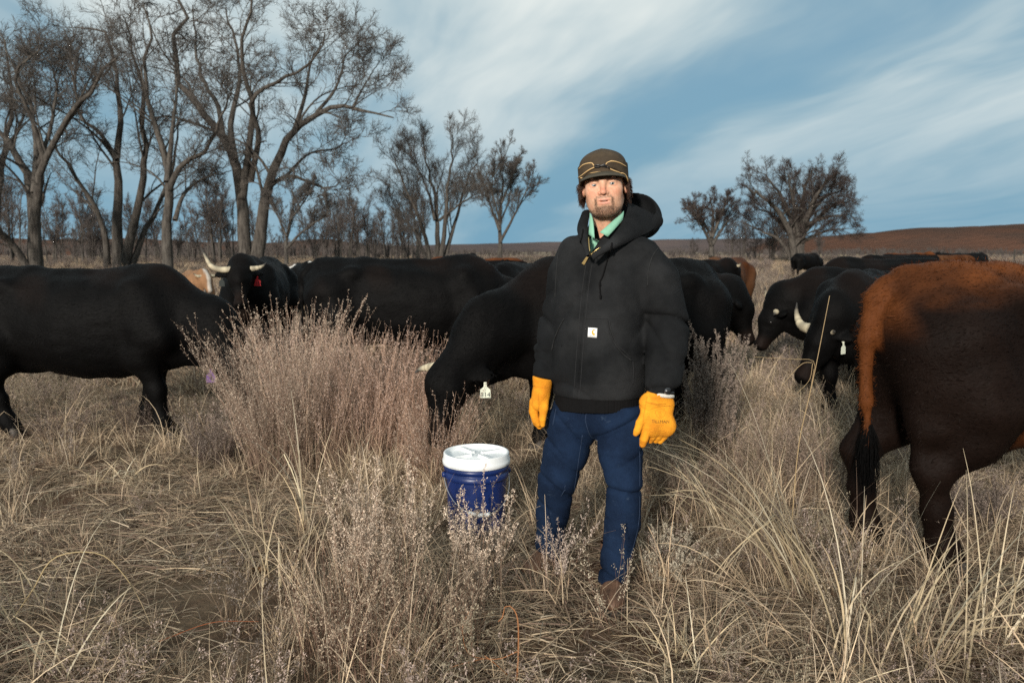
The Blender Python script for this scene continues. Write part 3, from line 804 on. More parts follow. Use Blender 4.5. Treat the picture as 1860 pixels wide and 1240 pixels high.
    def patch(rows_, th, n=22, m=9, puff=0.006):
        """cloth panel spanned by several (px, py, depth) edge lines, with thickness and rounded rims"""
        L_ = [resample(np.array([P(*q_) for q_ in r_]), n) for r_ in rows_]
        G = np.stack([resample(np.array([l_[i_] for l_ in L_]), m) for i_ in range(n)])
        du_ = np.gradient(G, axis=0); dv_ = np.gradient(G, axis=1); N_ = nrm(np.cross(du_, dv_)); N_ = np.where(N_[..., 1:2] > 0, -N_, N_)
        w_ = np.sin(np.pi * np.linspace(0, 1, m)) ** 0.5
        A_2 = G + N_ * (th * 0.5 * w_ + puff * np.sin(np.pi * np.linspace(0, 1, m)))[None, :, None]; B_2 = G - N_ * (th * 0.5 * w_)[None, :, None]
        k_ = n * m; i = (np.arange(n - 1)[:, None] * m + np.arange(m - 1)[None]).ravel()
        return np.concatenate([A_2.reshape(-1, 3), B_2.reshape(-1, 3)]), np.concatenate([np.stack([i, i + m, i + m + 1, i + 1], 1), np.stack([i, i + 1, i + m + 1, i + m], 1) + k_])
    Vl, Ql = join_np([patch([[(1141, 368, 3.46), (1137, 388, 3.36), (1120, 420, 3.265), (1094, 447, 3.205), (1073, 465, 3.185)],
                       [(1168, 385, 3.43), (1158, 405, 3.34), (1134, 428, 3.255), (1102, 450, 3.200), (1074, 467, 3.180)],
                       [(1199, 398, 3.45), (1184, 418, 3.36), (1152, 434, 3.275), (1112, 454, 3.210), (1076, 469, 3.190)]], 0.014),
                      patch([[(1073, 383, 3.42), (1068, 410, 3.33), (1069, 440, 3.24), (1071, 464, 3.185)], [(1065, 385, 3.42), (1059, 412, 3.335), (1063, 440, 3.245), (1070, 466, 3.182)],
                       [(1056, 392, 3.44), (1048, 416, 3.37), (1056, 442, 3.27), (1068, 467, 3.190)]], 0.012)])
    obj('hood_edge', mesh_np('hood_edge', Vl, Ql), M_CANVAS, jacket)
    tj2 = bvh(*join_np([(Vj, Qj), (Vl, Ql), (Vh, Qh)]))
    # zip, fly and pull
    zp = [(1072, 466), (1064, 520), (1058, 580), (1053, 640), (1049, 700), (1047, 728)]
    seam('zip_fly', tj, zp, 0.0042, M_CANVAS, jacket, 40, -0.001)
    for dx in (-5.5, 5.5): seam('stitching', tj, [(x + dx, y) for x, y in zp], 0.0011, M_STITCH, jacket, 40, 0.0004, 4)
    seam('zipper', tj2, [(1068, 432), (1069, 448), (1071, 463)], 0.0026, M_BRASS, jacket, 10, 0.003)
    seam('zipper', tj2, [(1073, 464), (1082, 456), (1092, 449)], 0.0022, M_BRASS, jacket, 10, 0.004)
    q1 = stick(tj2, 1061, 479, 0.007); q0 = q1 + P(1071, 462, q1[1]) - P(1061, 479, q1[1]) + (0, -0.012, 0)
    pull = thing_part('zip_pull', jacket)
    d = nrm(q1 - q0); sd = nrm(np.cross(d, (0, -1, 0.1))); up = np.cross(sd, d)
    def slab(a, b, w0, w1, t, hole=None):
        pts = []
        for p_, w_ in ((a, w0), (b, w1)):
            for su, sn in ((-1, -1), (1, -1), (1, 1), (-1, 1)): pts.append(p_ + sd * w_ * su + up * t * sn)
        return np.array(pts), np.array([(0, 1, 2, 3), (7, 6, 5, 4), (0, 4, 5, 1), (1, 5, 6, 2), (2, 6, 7, 3), (3, 7, 4, 0)])
    obj('slider', mesh_np('slider', *slab(q0 - d * 0.004, q0 + d * 0.010, 0.006, 0.0055, 0.003), smooth=False), M_BRASS, pull)
    obj('tab', mesh_np('tab', *slab(q0 + d * 0.011, q1 + d * 0.004, 0.0042, 0.0062, 0.0012), smooth=False), M_BRASS, pull)
    # drawstrings
    seam('drawstring', tj2, [(1111, 442), (1104, 470), (1095, 500), (1090, 515), (1091, 541)], 0.0032, M_RIB, jacket, 24, 0.004)
    seam('drawstring', tj2, [(1059, 418), (1058, 430), (1055, 441)], 0.0030, M_RIB, jacket, 10, 0.004)
    seam('drawstring_tip', tj2, [(1090, 515), (1090.5, 520)], 0.0052, M_RIB, jacket, 5, 0.005); seam('drawstring_tip', tj2, [(1091, 536), (1091, 543)], 0.0048, M_RIB, jacket, 5, 0.005)
    # hand pockets: raised panels with a slanted opening
    def panel(name, pix, lift, mat, parent, rim=True):
        pix = np.array(pix, float); c = pix.mean(0)
        rings = [pix]
        for k_ in (0.8, 0.6, 0.4, 0.2, 0.03): rings.append(c + (pix - c) * k_)
        m_ = len(pix); pts = []
        for ri, rg in enumerate(rings):
            for x_, y_ in rg: pts.append(stick(tj, x_, y_, -0.002 if ri == 0 else lift))
        q = []
        for r_ in range(len(rings) - 1):
            for i_ in range(m_): q.append((r_ * m_ + i_, r_ * m_ + (i_ + 1) % m_, (r_ + 1) * m_ + (i_ + 1) % m_, (r_ + 1) * m_ + i_))
        return obj(name, mesh_np(name, np.array(pts), np.array(q)), mat, parent)
    dens = lambda pl, n_: resample(np.array(pl + pl[:1], float), n_)[:-1] if False else np.concatenate([np.linspace(a_, b_, 6)[:-1] for a_, b_ in zip(pl, pl[1:] + pl[:1])])
    right = [(1062, 578), (1104, 580), (1107, 600), (1116, 622), (1132, 643), (1147, 655), (1149, 698), (1100, 703), (1052, 704)]
    left = [(1052, 578), (1026, 577), (1017, 594), (1008, 616), (1003, 636), (1000, 690), (1044, 702)]
    for pl, op in ((right, [(1103, 581), (1107, 600), (1116, 622), (1132, 643), (1147, 655)]), (left, [(1026, 578), (1017, 594), (1008, 616), (1003, 636)])):
        pk = panel('pocket', dens([np.array(p) for p in pl], 60), 0.0035, M_CANVAS, jacket)
        seam('pocket_edge', tj, op, 0.0026, M_CANVAS_EDGE, pk, 22, 0.003, 5)
    seam('stitching', tj, [(1107, 583), (1112, 605), (1121, 625), (1136, 640), (1146, 650)], 0.0010, M_STITCH, jacket, 22, 0.004, 4)
    seam('stitching', tj, [(1062, 577), (1084, 578), (1104, 579)], 0.0014, M_STITCH, jacket, 16, 0.003, 4)
    seam('stitching', tj, [(1149, 656), (1150, 676), (1149, 698)], 0.0014, M_STITCH, jacket, 14, 0.003, 4)
    seam('armhole_seam', tj, [(1212, 436), (1200, 446), (1186, 464), (1178, 490), (1176, 520)], 0.0028, M_CANVAS_EDGE, jacket, 24, 0.0, 5)
    seam('armhole_seam', tj, [(1022, 440), (1014, 460), (1010, 500), (1008, 540)], 0.0020, M_CANVAS_EDGE, jacket, 20, 0.0, 5)
    seam('shoulder_seam', tj, [(1196, 420), (1206, 428), (1214, 437)], 0.0018, M_STITCH, jacket, 10, 0.0, 4)
    # knitted waistband and cuffs
    f = Field((-0.02, 3.0, 0.74), (0.72, 3.75, 0.92), 0.005)
    z0, z1 = P(1087, 737, D0)[2], P(1087, 710, D0)[2]
    dx, dy = f.X - np.float32(P(1086, 724, D0)[0]), f.Y - np.float32(D0)
    lu = dx * U_[0] + dy * U_[1]; lf = dx * F_[0] + dy * F_[1]
    an = np.arctan2(lu / 0.186, lf / 0.149)
    tor = ((np.abs(lu / 0.186) ** 2.3 + np.abs(lf / 0.149) ** 2.3) ** (1 / 2.3) - 1) * 0.149 + 0.0022 * np.sin(an * 92)
    slope = 0.05 * lu
    tor = np.maximum(tor, np.maximum(z0 - 0.006 - f.Z + slope, f.Z - z1))
    f.F = tor.astype(np.float32)
    Vw, Qw = f.mesh(); obj('waistband', mesh_np('waistband', Vw, Qw), M_RIB, jacket)
    def ring_at(c, axis, r, ln, name, mat, parent, k=40, rib=0.0, flat=0.85):
        axis = nrm(np.asarray(axis)); a1 = nrm(np.cross(axis, (0.2, 1, 0))); a2 = np.cross(axis, a1)
        th = np.arange(k) * 2 * np.pi / k; tt = np.linspace(-0.5, 0.5, 6)
        rr = r * (1 + rib * np.cos(th * (k // 2)))
        Vr = c + axis * (tt[:, None, None] * ln) + (a1 * (np.cos(th) * rr)[:, None] + a2 * (np.sin(th) * rr * flat)[:, None])[None] * np.array((0.86, 1, 1.02, 1.02, 1, 0.9))[:, None, None]
        i = (np.arange(5)[:, None] * k + np.arange(k)[None]); j = (np.arange(5)[:, None] * k + (np.arange(k)[None] + 1) % k)
        return obj(name, mesh_np(name, Vr.reshape(-1, 3), np.stack([i, j, j + k, i + k], -1).reshape(-1, 4)), mat, parent)
    ring_at(P(1199, 708, 3.185), (0.03, 0.1, 1), 0.056, 0.05, 'cuff', M_RIB, jacket, 60, 0.03)
    ring_at(P(987, 684, 3.405), (0.03, 0.1, 1), 0.046, 0.045, 'cuff', M_RIB, jacket, 60, 0.03)
    # woven label with its orange mark
    c4 = [(1069.2, 594.6), (1085.6, 595.8), (1084.6, 613.2), (1068.2, 611.8)]
    lab = thing_part('label_patch', jacket)
    g5 = np.linspace(0, 1, 5); pts = []
    for a_ in g5:
        for b_ in g5:
            p_ = (np.array(c4[0]) * (1 - a_) * (1 - b_) + np.array(c4[1]) * a_ * (1 - b_) + np.array(c4[2]) * a_ * b_ + np.array(c4[3]) * (1 - a_) * b_)
            pts.append(stick(tj, p_[0], p_[1], 0.0055))
    pts = np.array(pts); back = pts + np.array((0, 0.004, 0))
    i = (np.arange(4)[:, None] * 5 + np.arange(4)[None]).ravel(); q = [np.stack([i, i + 1, i + 6, i + 5], 1), np.stack([i, i + 5, i + 6, i + 1], 1) + 25]
    rg = np.array([0, 5, 10, 15, 20, 21, 22, 23, 24, 19, 14, 9, 4, 3, 2, 1]); r1 = np.roll(rg, -1); q.append(np.stack([rg, r1, r1 + 25, rg + 25], 1))
    obj('cloth', mesh_np('cloth', np.concatenate([pts, back]), np.concatenate(q)), M_WHITE_LABEL, lab)
    o_, du, dv = pts[0], (pts[20] - pts[0]), (pts[4] - pts[0])
    nn = nrm(np.cross(dv, du)); nn = nn if nn[1] < 0 else -nn
    onlab = lambda a_, b_, l_=0.0012: o_ + du * a_ + dv * b_ + nn * l_
    # crescent with an inner curl, like the mark on the patch
    th = np.linspace(R(52), R(300), 26); outer = np.stack([0.66 + 0.27 * np.cos(th) * 0.92, 0.46 - 0.31 * np.sin(th)], 1)
    inner = np.stack([0.70 + 0.115 * np.cos(th), 0.40 - 0.15 * np.sin(th)], 1)
    Vm = np.array([onlab(*p_) for p_ in np.concatenate([outer, inner])]); i = np.arange(25)
    obj('mark', mesh_np('mark', Vm, np.stack([i, i + 1, i + 27, i + 26], 1)), M_ORANGE_MARK, lab)
    VtT, TtT = text_np('carhartt', 1.0)
    sc_ = 0.62 / (VtT[:, 0].max() - VtT[:, 0].min())
    Vm = np.array([onlab(0.52 + v_[0] * sc_, 0.87 - v_[1] * sc_ * 0.8) for v_ in VtT])
    obj('lettering', mesh_np('lettering', Vm, None, TtT, smooth=False), M_LABEL_INK, lab)
    # ---------------- jeans
    f = Field((0.0, 3.0, 0.02), (0.68, 3.78, 0.92), 0.0065)
    f.add(f.cone(P(1088, 745, 3.40) + (-0.075, 0.02, 0), P(1088, 745, 3.40) + (0.075, -0.03, 0), 0.118, 0.118))
    Ls = [(P(1042, 765, 3.44), 0.118), (P(1028, 820, 3.46), 0.104), (P(1013, 868, 3.47), 0.091), (P(1004, 930, 3.53), 0.079), (P(998, 985, 3.58), 0.067), (P(997, 1012, 3.60), 0.066)]
    Rs_ = [(P(1128, 765, 3.33), 0.112), (P(1127, 820, 3.29), 0.099), (P(1134, 880, 3.26), 0.078), (P(1131, 945, 3.27), 0.079), (P(1120, 1010, 3.28), 0.069), (P(1112, 1056, 3.28), 0.066)]
    for L_, sd_ in ((Ls, 0.0), (Rs_, 2.0)):
        L_ = [(p_, r_ * (0.97 if k_ == 0 else 0.94)) for k_, (p_, r_) in enumerate(L_)]
        sv = f.F; f.F = np.full(f.X.shape, 1e3, np.float32); f.chain(L_, 0.016)
        kn = L_[2][0][2]; cr = L_[0][0][2]; an = L_[-1][0][2]
        q_ = f.X - L_[2][0][0]; sg = 1 - sd_
        f.F = f.F + (0.017 * np.exp(-((f.Z - kn + 0.02) / 0.12) ** 2) * val(23 * (f.Z + 0.35 * sg * q_) + sd_ + 0.8 * np.sin(15 * q_), 5)
                     + 0.020 * np.exp(-((f.Z - cr + 0.02) / 0.12) ** 2) * val(20 * (f.Z + 0.85 * sg * q_) + 1 + 0.5 * np.sin(13 * q_), 5)
                     + 0.017 * np.exp(-((f.Z - an - 0.06) / 0.08) ** 2) * val(27 * (f.Z + 0.3 * q_) + sd_ + 0.8 * np.sin(19 * q_), 4) - 0.001).astype(np.float32)
        d_ = np.maximum(f.F, an - f.Z); f.F = sv; f.add(d_, 0.03)
    f.F = np.maximum(f.F, f.Z - P(1088, 728, 3.40)[2])
    Vp, Qp = f.mesh(); Vp = relax(Vp, Qp, 1, .4)
    jeans = obj('jeans', mesh_np('jeans', Vp, Qp), M_DENIM, ROOT)
    tp_ = bvh(Vp, Qp)
    M_DSEAM = material('denim_seam', (0.022, 0.038, 0.075), 0.9, var=0.4, vscale=90)
    for pl in ([(1158, 760), (1162, 820), (1162, 880), (1160, 950), (1145, 1010), (1132, 1050)], [(1058, 790), (1052, 830), (1046, 870), (1036, 930)], [(1066, 742), (1064, 765), (1072, 790), (1084, 800)], [(1010, 742), (1004, 772)]):
        seam('seam', tp_, pl, 0.0018, M_DSEAM, jeans, 30, 0.0, 4)
    # ---------------- boots
    def boot(c, ydir, name='boot'):
        B = thing_part(name, ROOT)
        yd = nrm(np.array((ydir[0], ydir[1], 0.0))); xd = np.array((-yd[1], yd[0], 0))
        Rm = np.stack([yd, xd, np.array((0, 0, 1.0))], 1)
        f = Field((-0.13, -0.08, -0.01), (0.22, 0.08, 0.24), 0.005)
        f.add(f.cone((-0.02, 0, 0.23), (-0.03, 0, 0.09), 0.052, 0.05)); f.add(f.cone((-0.05, 0, 0.05), (0.05, 0, 0.055), 0.045, 0.042), 0.04)
        f.add(f.ell((0.11, 0, 0.042), (0.085, 0.050, 0.040)), 0.04); f.F = np.maximum(f.F, 0.022 - f.Z)
        f.F = f.F + (0.002 * np.sin(90 * f.X) * np.exp(-((f.X - 0.06) / 0.03) ** 2)).astype(np.float32)
        v, q = f.mesh(); obj('upper', mesh_np('upper', v @ Rm.T + c, q), M_LEATHER, B)
        f = Field((-0.13, -0.08, -0.01), (0.24, 0.08, 0.06), 0.005)
        f.add(f.ell((0.115, 0, 0.012), (0.093, 0.056, 0.2))); f.add(f.ell((-0.045, 0, 0.012), (0.058, 0.046, 0.2)), 0.02); f.add(f.cone((-0.04, 0, 0.012), (0.1, 0, 0.012), 0.038, 0.045), 0.03)
        f.F = np.maximum(f.F, np.maximum(f.Z - 0.026, 0.0 - f.Z)); f.cut(f.ell((0.025, 0, -0.004), (0.035, 0.1, 0.016)), 0.004)
        v, q = f.mesh(); obj('sole', mesh_np('sole', v @ Rm.T + c, q), M_SOLE, B)
        la = []
        for k_ in range(5):
            t_ = k_ / 4; a_ = np.array((0.075 - 0.075 * t_, -0.020, 0.078 + 0.045 * t_ + 0.02 * t_ * t_)); b_ = a_ * (1, -1, 1)
            la.append(tube(np.array((a_, (a_ + b_) / 2 + (0.006, 0, 0.010), b_)) @ Rm.T + c, 0.0028, 5))
        v, q = join_np(la); obj('lace', mesh_np('lace', v, q), M_SOLE, B)
    fr, fl = P(1112, 1056, 3.28), P(997, 1012, 3.60)
    boot(np.array((fr[0], fr[1] + 0.0, float(ground_z(fr[0], fr[1])))), (-0.10, -1.0))
    boot(np.array((fl[0], fl[1] + 0.0, float(ground_z(fl[0], fl[1])))), (-0.62, -0.8))
    # ---------------- gloves
    def glove(PX, D, fingers, palm, cuffp, lean, thumb, dfun=None):
        G = thing_part('glove', ROOT)
        df = dfun or (lambda x_, y_: D)
        pt = lambda x_, y_, dd=0.0: P(x_, y_, df(x_, y_) + dd)
        allp = [pt(*q[:2]) for fg in fingers for q in fg] + [pt(*q[:2]) for q in palm] + [pt(*q[:2]) for q in cuffp]
        lo = np.min(allp, 0) - 0.05; hi = np.max(allp, 0) + 0.05
        f = Field(lo, hi, 0.0027)
        for (x0, y0, r0), (x1, y1, r1) in zip(palm[:-1], palm[1:]): f.add(f.cone(pt(x0, y0), pt(x1, y1), r0, r1, ((0, 1, 0.1), lean)), 0.018)
        for fi, fg in enumerate(fingers):
            sv = f.F; f.F = np.full(f.X.shape, 1e3, np.float32)
            for a_, b_ in zip(fg[:-1], fg[1:]): f.add(f.cone(pt(a_[0], a_[1], a_[3] if len(a_) > 3 else 0), pt(b_[0], b_[1], b_[3] if len(b_) > 3 else 0), a_[2], b_[2]), 0.004)
            d_ = f.F; f.F = sv; f.add(d_, 0.0022 if fi else 0.008)
        for (x0, y0, r0), (x1, y1, r1) in zip(cuffp[:-1], cuffp[1:]): f.add(f.cone(pt(x0, y0), pt(x1, y1), r0, r1, ((0, 1, 0.1), 0.9)), 0.008)
        zt = pt(*cuffp[-1][:2])[2]
        f.F = np.maximum(f.F, f.Z - zt - 0.004 + 0.20 * (f.X - pt(*cuffp[-1][:2])[0]))
        f.F = f.F + (0.0016 * val(60 * (f.Z + 0.4 * f.X) + np.sin(50 * f.X), 4) * np.exp(-((f.Z - zt + 0.04) / 0.03) ** 2)).astype(np.float32)
        v, q = f.mesh(); v = relax(v, q, 1, .4)
        obj('leather', mesh_np('leather', v, q), M_GLOVE, G)
        return G, bvh(v, q), pt
    # the one on the right shows its back
    ZX = lambda x_, y_: (1140 + x_ * 100 / 1033.0, 700 + y_ * 120 / 1240.0)
    def zz(x_, y_, r_, d_=0.0): a_ = ZX(x_, y_); return (a_[0], a_[1], r_, d_)
    rd = lambda x_, y_: 3.155 + 0.0006 * (x_ - 1190) - 0.00025 * (y_ - 760)
    G, tg, gp = glove(None, 3.15, [
        [zz(330, 560, 0.022), zz(235, 700, 0.0175, -0.004), zz(175, 860, 0.0140, -0.006), zz(150, 905, 0.0105, -0.005)],      # thumb
        [zz(390, 740, 0.019), zz(345, 880, 0.0190), zz(305, 1010, 0.0172, 0.004), zz(282, 1105, 0.0135, 0.012)],              # index
        [zz(500, 770, 0.0175), zz(495, 880, 0.0165, 0.0), zz(465, 960, 0.0148, 0.014), zz(430, 1035, 0.0115, 0.030)],
        [zz(610, 770, 0.0170), zz(615, 880, 0.0158, 0.0), zz(575, 965, 0.0142, 0.014), zz(525, 1035, 0.0112, 0.030)],
        [zz(725, 750, 0.0165), zz(735, 850, 0.0152, 0.002), zz(690, 950, 0.0138, 0.012), zz(610, 1045, 0.0118, 0.024)]],
        [zz(430, 330, 0.036)[:3], zz(430, 760, 0.034)[:3], zz(690, 760, 0.034)[:3], zz(660, 360, 0.036)[:3], zz(430, 330, 0.036)[:3], zz(690, 760, 0.034)[:3], zz(430, 760, 0.034)[:3], zz(660, 360, 0.036)[:3]],
        [zz(500, 300, 0.041)[:3], zz(690, 320, 0.032)[:3], zz(590, 160, 0.050)[:3]], 0.62, None, rd)
    def gpx(x_, y_): return ZX(x_, y_)
    for pl in ([(330, 300), (480, 350), (640, 375), (800, 385)], [(430, 320), (560, 345), (720, 340)]): seam('seam', tg, [gpx(*p_) for p_ in pl], 0.0013, M_GLOVE_SEAM, G, 20, 0.0)
    for pl in ([(365, 210), (330, 400), (295, 600), (285, 760)], [(430, 860), (560, 850), (700, 850)]): seam('seam', tg, [gpx(*p_) for p_ in pl], 0.0009, M_GLOVE_SEAM, G, 20, 0.0)
    def print_on(s, cx_, cy_, width, mat, tilt=0.0, squash=1.0):
        Vt_, Tt_ = text_np(s, 1.0); sc2 = width / (Vt_[:, 0].max() - Vt_[:, 0].min())
        pv = [stick(tg, *gpx(cx_ + v_[0] * sc2, cy_ - v_[1] * sc2 * squash + tilt * v_[0] * sc2), 0.0008) for v_ in Vt_]
        return obj('lettering', mesh_np('lettering', np.array(pv), None, Tt_, smooth=False), mat, G)
    print_on('TILLMAN', 618, 678, 330, M_GLOVE_INK, 0.02)
    print_on('1420M', 600, 752, 140, M_GLOVE_FAINT, 0.0)
    for pl in ([(520, 470), (540, 560), (610, 610), (690, 560), (700, 470), (610, 440), (520, 470)], [(560, 480), (600, 500), (650, 480)], [(612, 510), (600, 560), (620, 590), (630, 540), (612, 510)]):
        seam('emblem', tg, [gpx(*p_) for p_ in pl], 0.0007, M_GLOVE_FAINT, G, 30, 0.0, 4)
    fl_ = ring_at(P(1199, 717, 3.165) + (0.006, 0, 0.0), (0.12, 0.1, 1), 0.049, 0.016, 'fleece_lining', M_FLEECE, G, 40, 0.04)
    W = thing_part('wristwatch', ROOT)
    ring_at(P(1203, 711, 3.17), (0.15, 0.1, 1), 0.047, 0.016, 'strap', M_WATCH, W, 32)
    wc = P(1211, 710, 3.125); Vt, Qt = tube(np.array((wc, wc + (0.004, -0.012, 0.002))), (0.014, 0.013), 20); obj('case', mesh_np('case', Vt, Qt), M_STEEL, W)
    Vt, Qt = tube(np.array((wc + (0.004, -0.012, 0.002), wc + (0.0045, -0.0135, 0.0022))), (0.0115, 0.011), 20); obj('dial', mesh_np('dial', Vt, Qt), M_WATCH, W)
    # the one on the left hangs edge-on, thumb forward
    ZL = lambda x_, y_: (930 + x_ * 360 / 1240.0, 500 + y_ * 360 / 1240.0)
    def zl(x_, y_, r_, d_=0.0): a_ = ZL(x_, y_); return (a_[0], a_[1], r_, d_)
    G2, tg2, _ = glove(None, 3.38, [
        [zl(205, 760, 0.020, -0.012), zl(200, 830, 0.0185, -0.022), zl(190, 900, 0.0150, -0.024), zl(192, 935, 0.011, -0.022)],
        [zl(140, 790, 0.0215), zl(135, 850, 0.0200), zl(150, 905, 0.0175), zl(165, 930, 0.0130)],
        [zl(150, 790, 0.021, 0.022), zl(140, 860, 0.019, 0.026), zl(152, 915, 0.0165, 0.026), zl(172, 945, 0.0125, 0.022)],
        [zl(160, 790, 0.020, 0.044), zl(150, 855, 0.0185, 0.050), zl(160, 905, 0.016, 0.050), zl(176, 935, 0.012, 0.046)],
        [zl(168, 790, 0.018, 0.064), zl(160, 840, 0.0165, 0.070), zl(168, 880, 0.0145, 0.070), zl(180, 905, 0.011, 0.066)]],
        [zl(180, 740, 0.038)[:3], zl(165, 800, 0.034)[:3]], [zl(185, 735, 0.038)[:3], zl(190, 690, 0.039)[:3], zl(192, 645, 0.044)[:3]], 1.15, None,
        lambda x_, y_: 3.385)
    for pl in ([(138, 690), (190, 702), (252, 690)], [(165, 740), (168, 800), (165, 850)]): seam('seam', tg2, [ZL(*p_) for p_ in pl], 0.0012, M_GLOVE_SEAM, G2, 16, 0.0)
    return ROOT

def thing_part(name, parent):
    o = bpy.data.objects.new(name, None); COL.objects.link(o); o.parent = parent; o.empty_display_size = 0.02
    root = parent
    while root.parent: root = root.parent
    if parent is root:
        o.matrix_parent_inverse = Matrix.Translation(parent.location).inverted()
    return o
_obj0 = obj
def obj(name, me, mat=None, parent=None):
    """mesh with world coordinates under any parent"""
    o = bpy.data.objects.new(name, me); COL.objects.link(o)
    if mat is not None: me.materials.append(mat)
    if parent is not None:
        o.parent = parent
        if parent.parent is None:
            o.matrix_parent_inverse = Matrix.LocRotScale(parent.location, parent.rotation_euler, parent.scale).inverted()
    return o
build_person()
# ------------------------------------------------------------------ cattle
def coat_mat(name):
    m = bpy.data.materials.new(name); m.use_nodes = True
    w = NT(m.node_tree); b = w.n('ShaderNodeBsdfPrincipled'); b.inputs['Roughness'].default_value = 0.6
    b.inputs['Specular IOR Level'].default_value = 0.06
    tc = w.n('ShaderNodeTexCoord').outputs['Object']
    st = w.n('ShaderNodeMapping', ins={0: tc, 3: (0.35, 1, 0.5)}).outputs[0]
    f = w.noise(st, 90, 4, 0.7, 0.6); g = w.noise(tc, 5, 4, 0.6)
    k = w.m('ADD', w.m('ADD', w.m('MULTIPLY', w.m('SUBTRACT', f, 0.5), 0.9), w.m('MULTIPLY', w.m('SUBTRACT', g, 0.5), 1.1)), 1.0)
    w.put(b.inputs['Base Color'], w.mix(1.0, w.n('ShaderNodeAttribute', attribute_name='Col').outputs[0], w.comb(k, k, k), 'MULTIPLY'))
    bn = w.n('ShaderNodeBump', ins={'Height': f, 'Strength': 0.45}); bn.inputs['Distance'].default_value = 0.012
    w.put(b.inputs['Normal'], bn.outputs[0])
    w.n('ShaderNodeOutputMaterial', ins={0: b})
    return m
M_COAT = coat_mat('cattle_coat')
M_COATHAIR = material('cattle_hair', attr=True, rough=0.6, spec=0.05)
M_HORN = material('horn', attr=True, rough=0.55, var=0.15, vscale=40, bump=0.3, bscale=120)
M_HOOF = material('hoof', (0.045, 0.038, 0.032), 0.6, var=0.3, vscale=30)
M_COWEYE = material('cow_eye', (0.006, 0.005, 0.004), 0.12, spec=0.6)
M_NOSE = material('wet_nose', (0.03, 0.026, 0.026), 0.35, var=0.3, vscale=60, bump=0.4, bscale=120)
TAGM = {k: material('ear_tag_' + k, c, 0.5, var=0.08, vscale=60) for k, c in dict(white=(0.62, 0.64, 0.52), red=(0.50, 0.016, 0.02), purple=(0.105, 0.045, 0.17), dark=(0.012, 0.016, 0.014)).items()}
M_TAGINK = material('tag_ink', (0.02, 0.02, 0.025), 0.7)
BLACK, DKBROWN, RUST, TAN = np.array((0.0026, 0.0024, 0.0024)), np.array((0.0095, 0.0052, 0.0038)), np.array((0.108, 0.034, 0.010)), np.array((0.25, 0.135, 0.07))

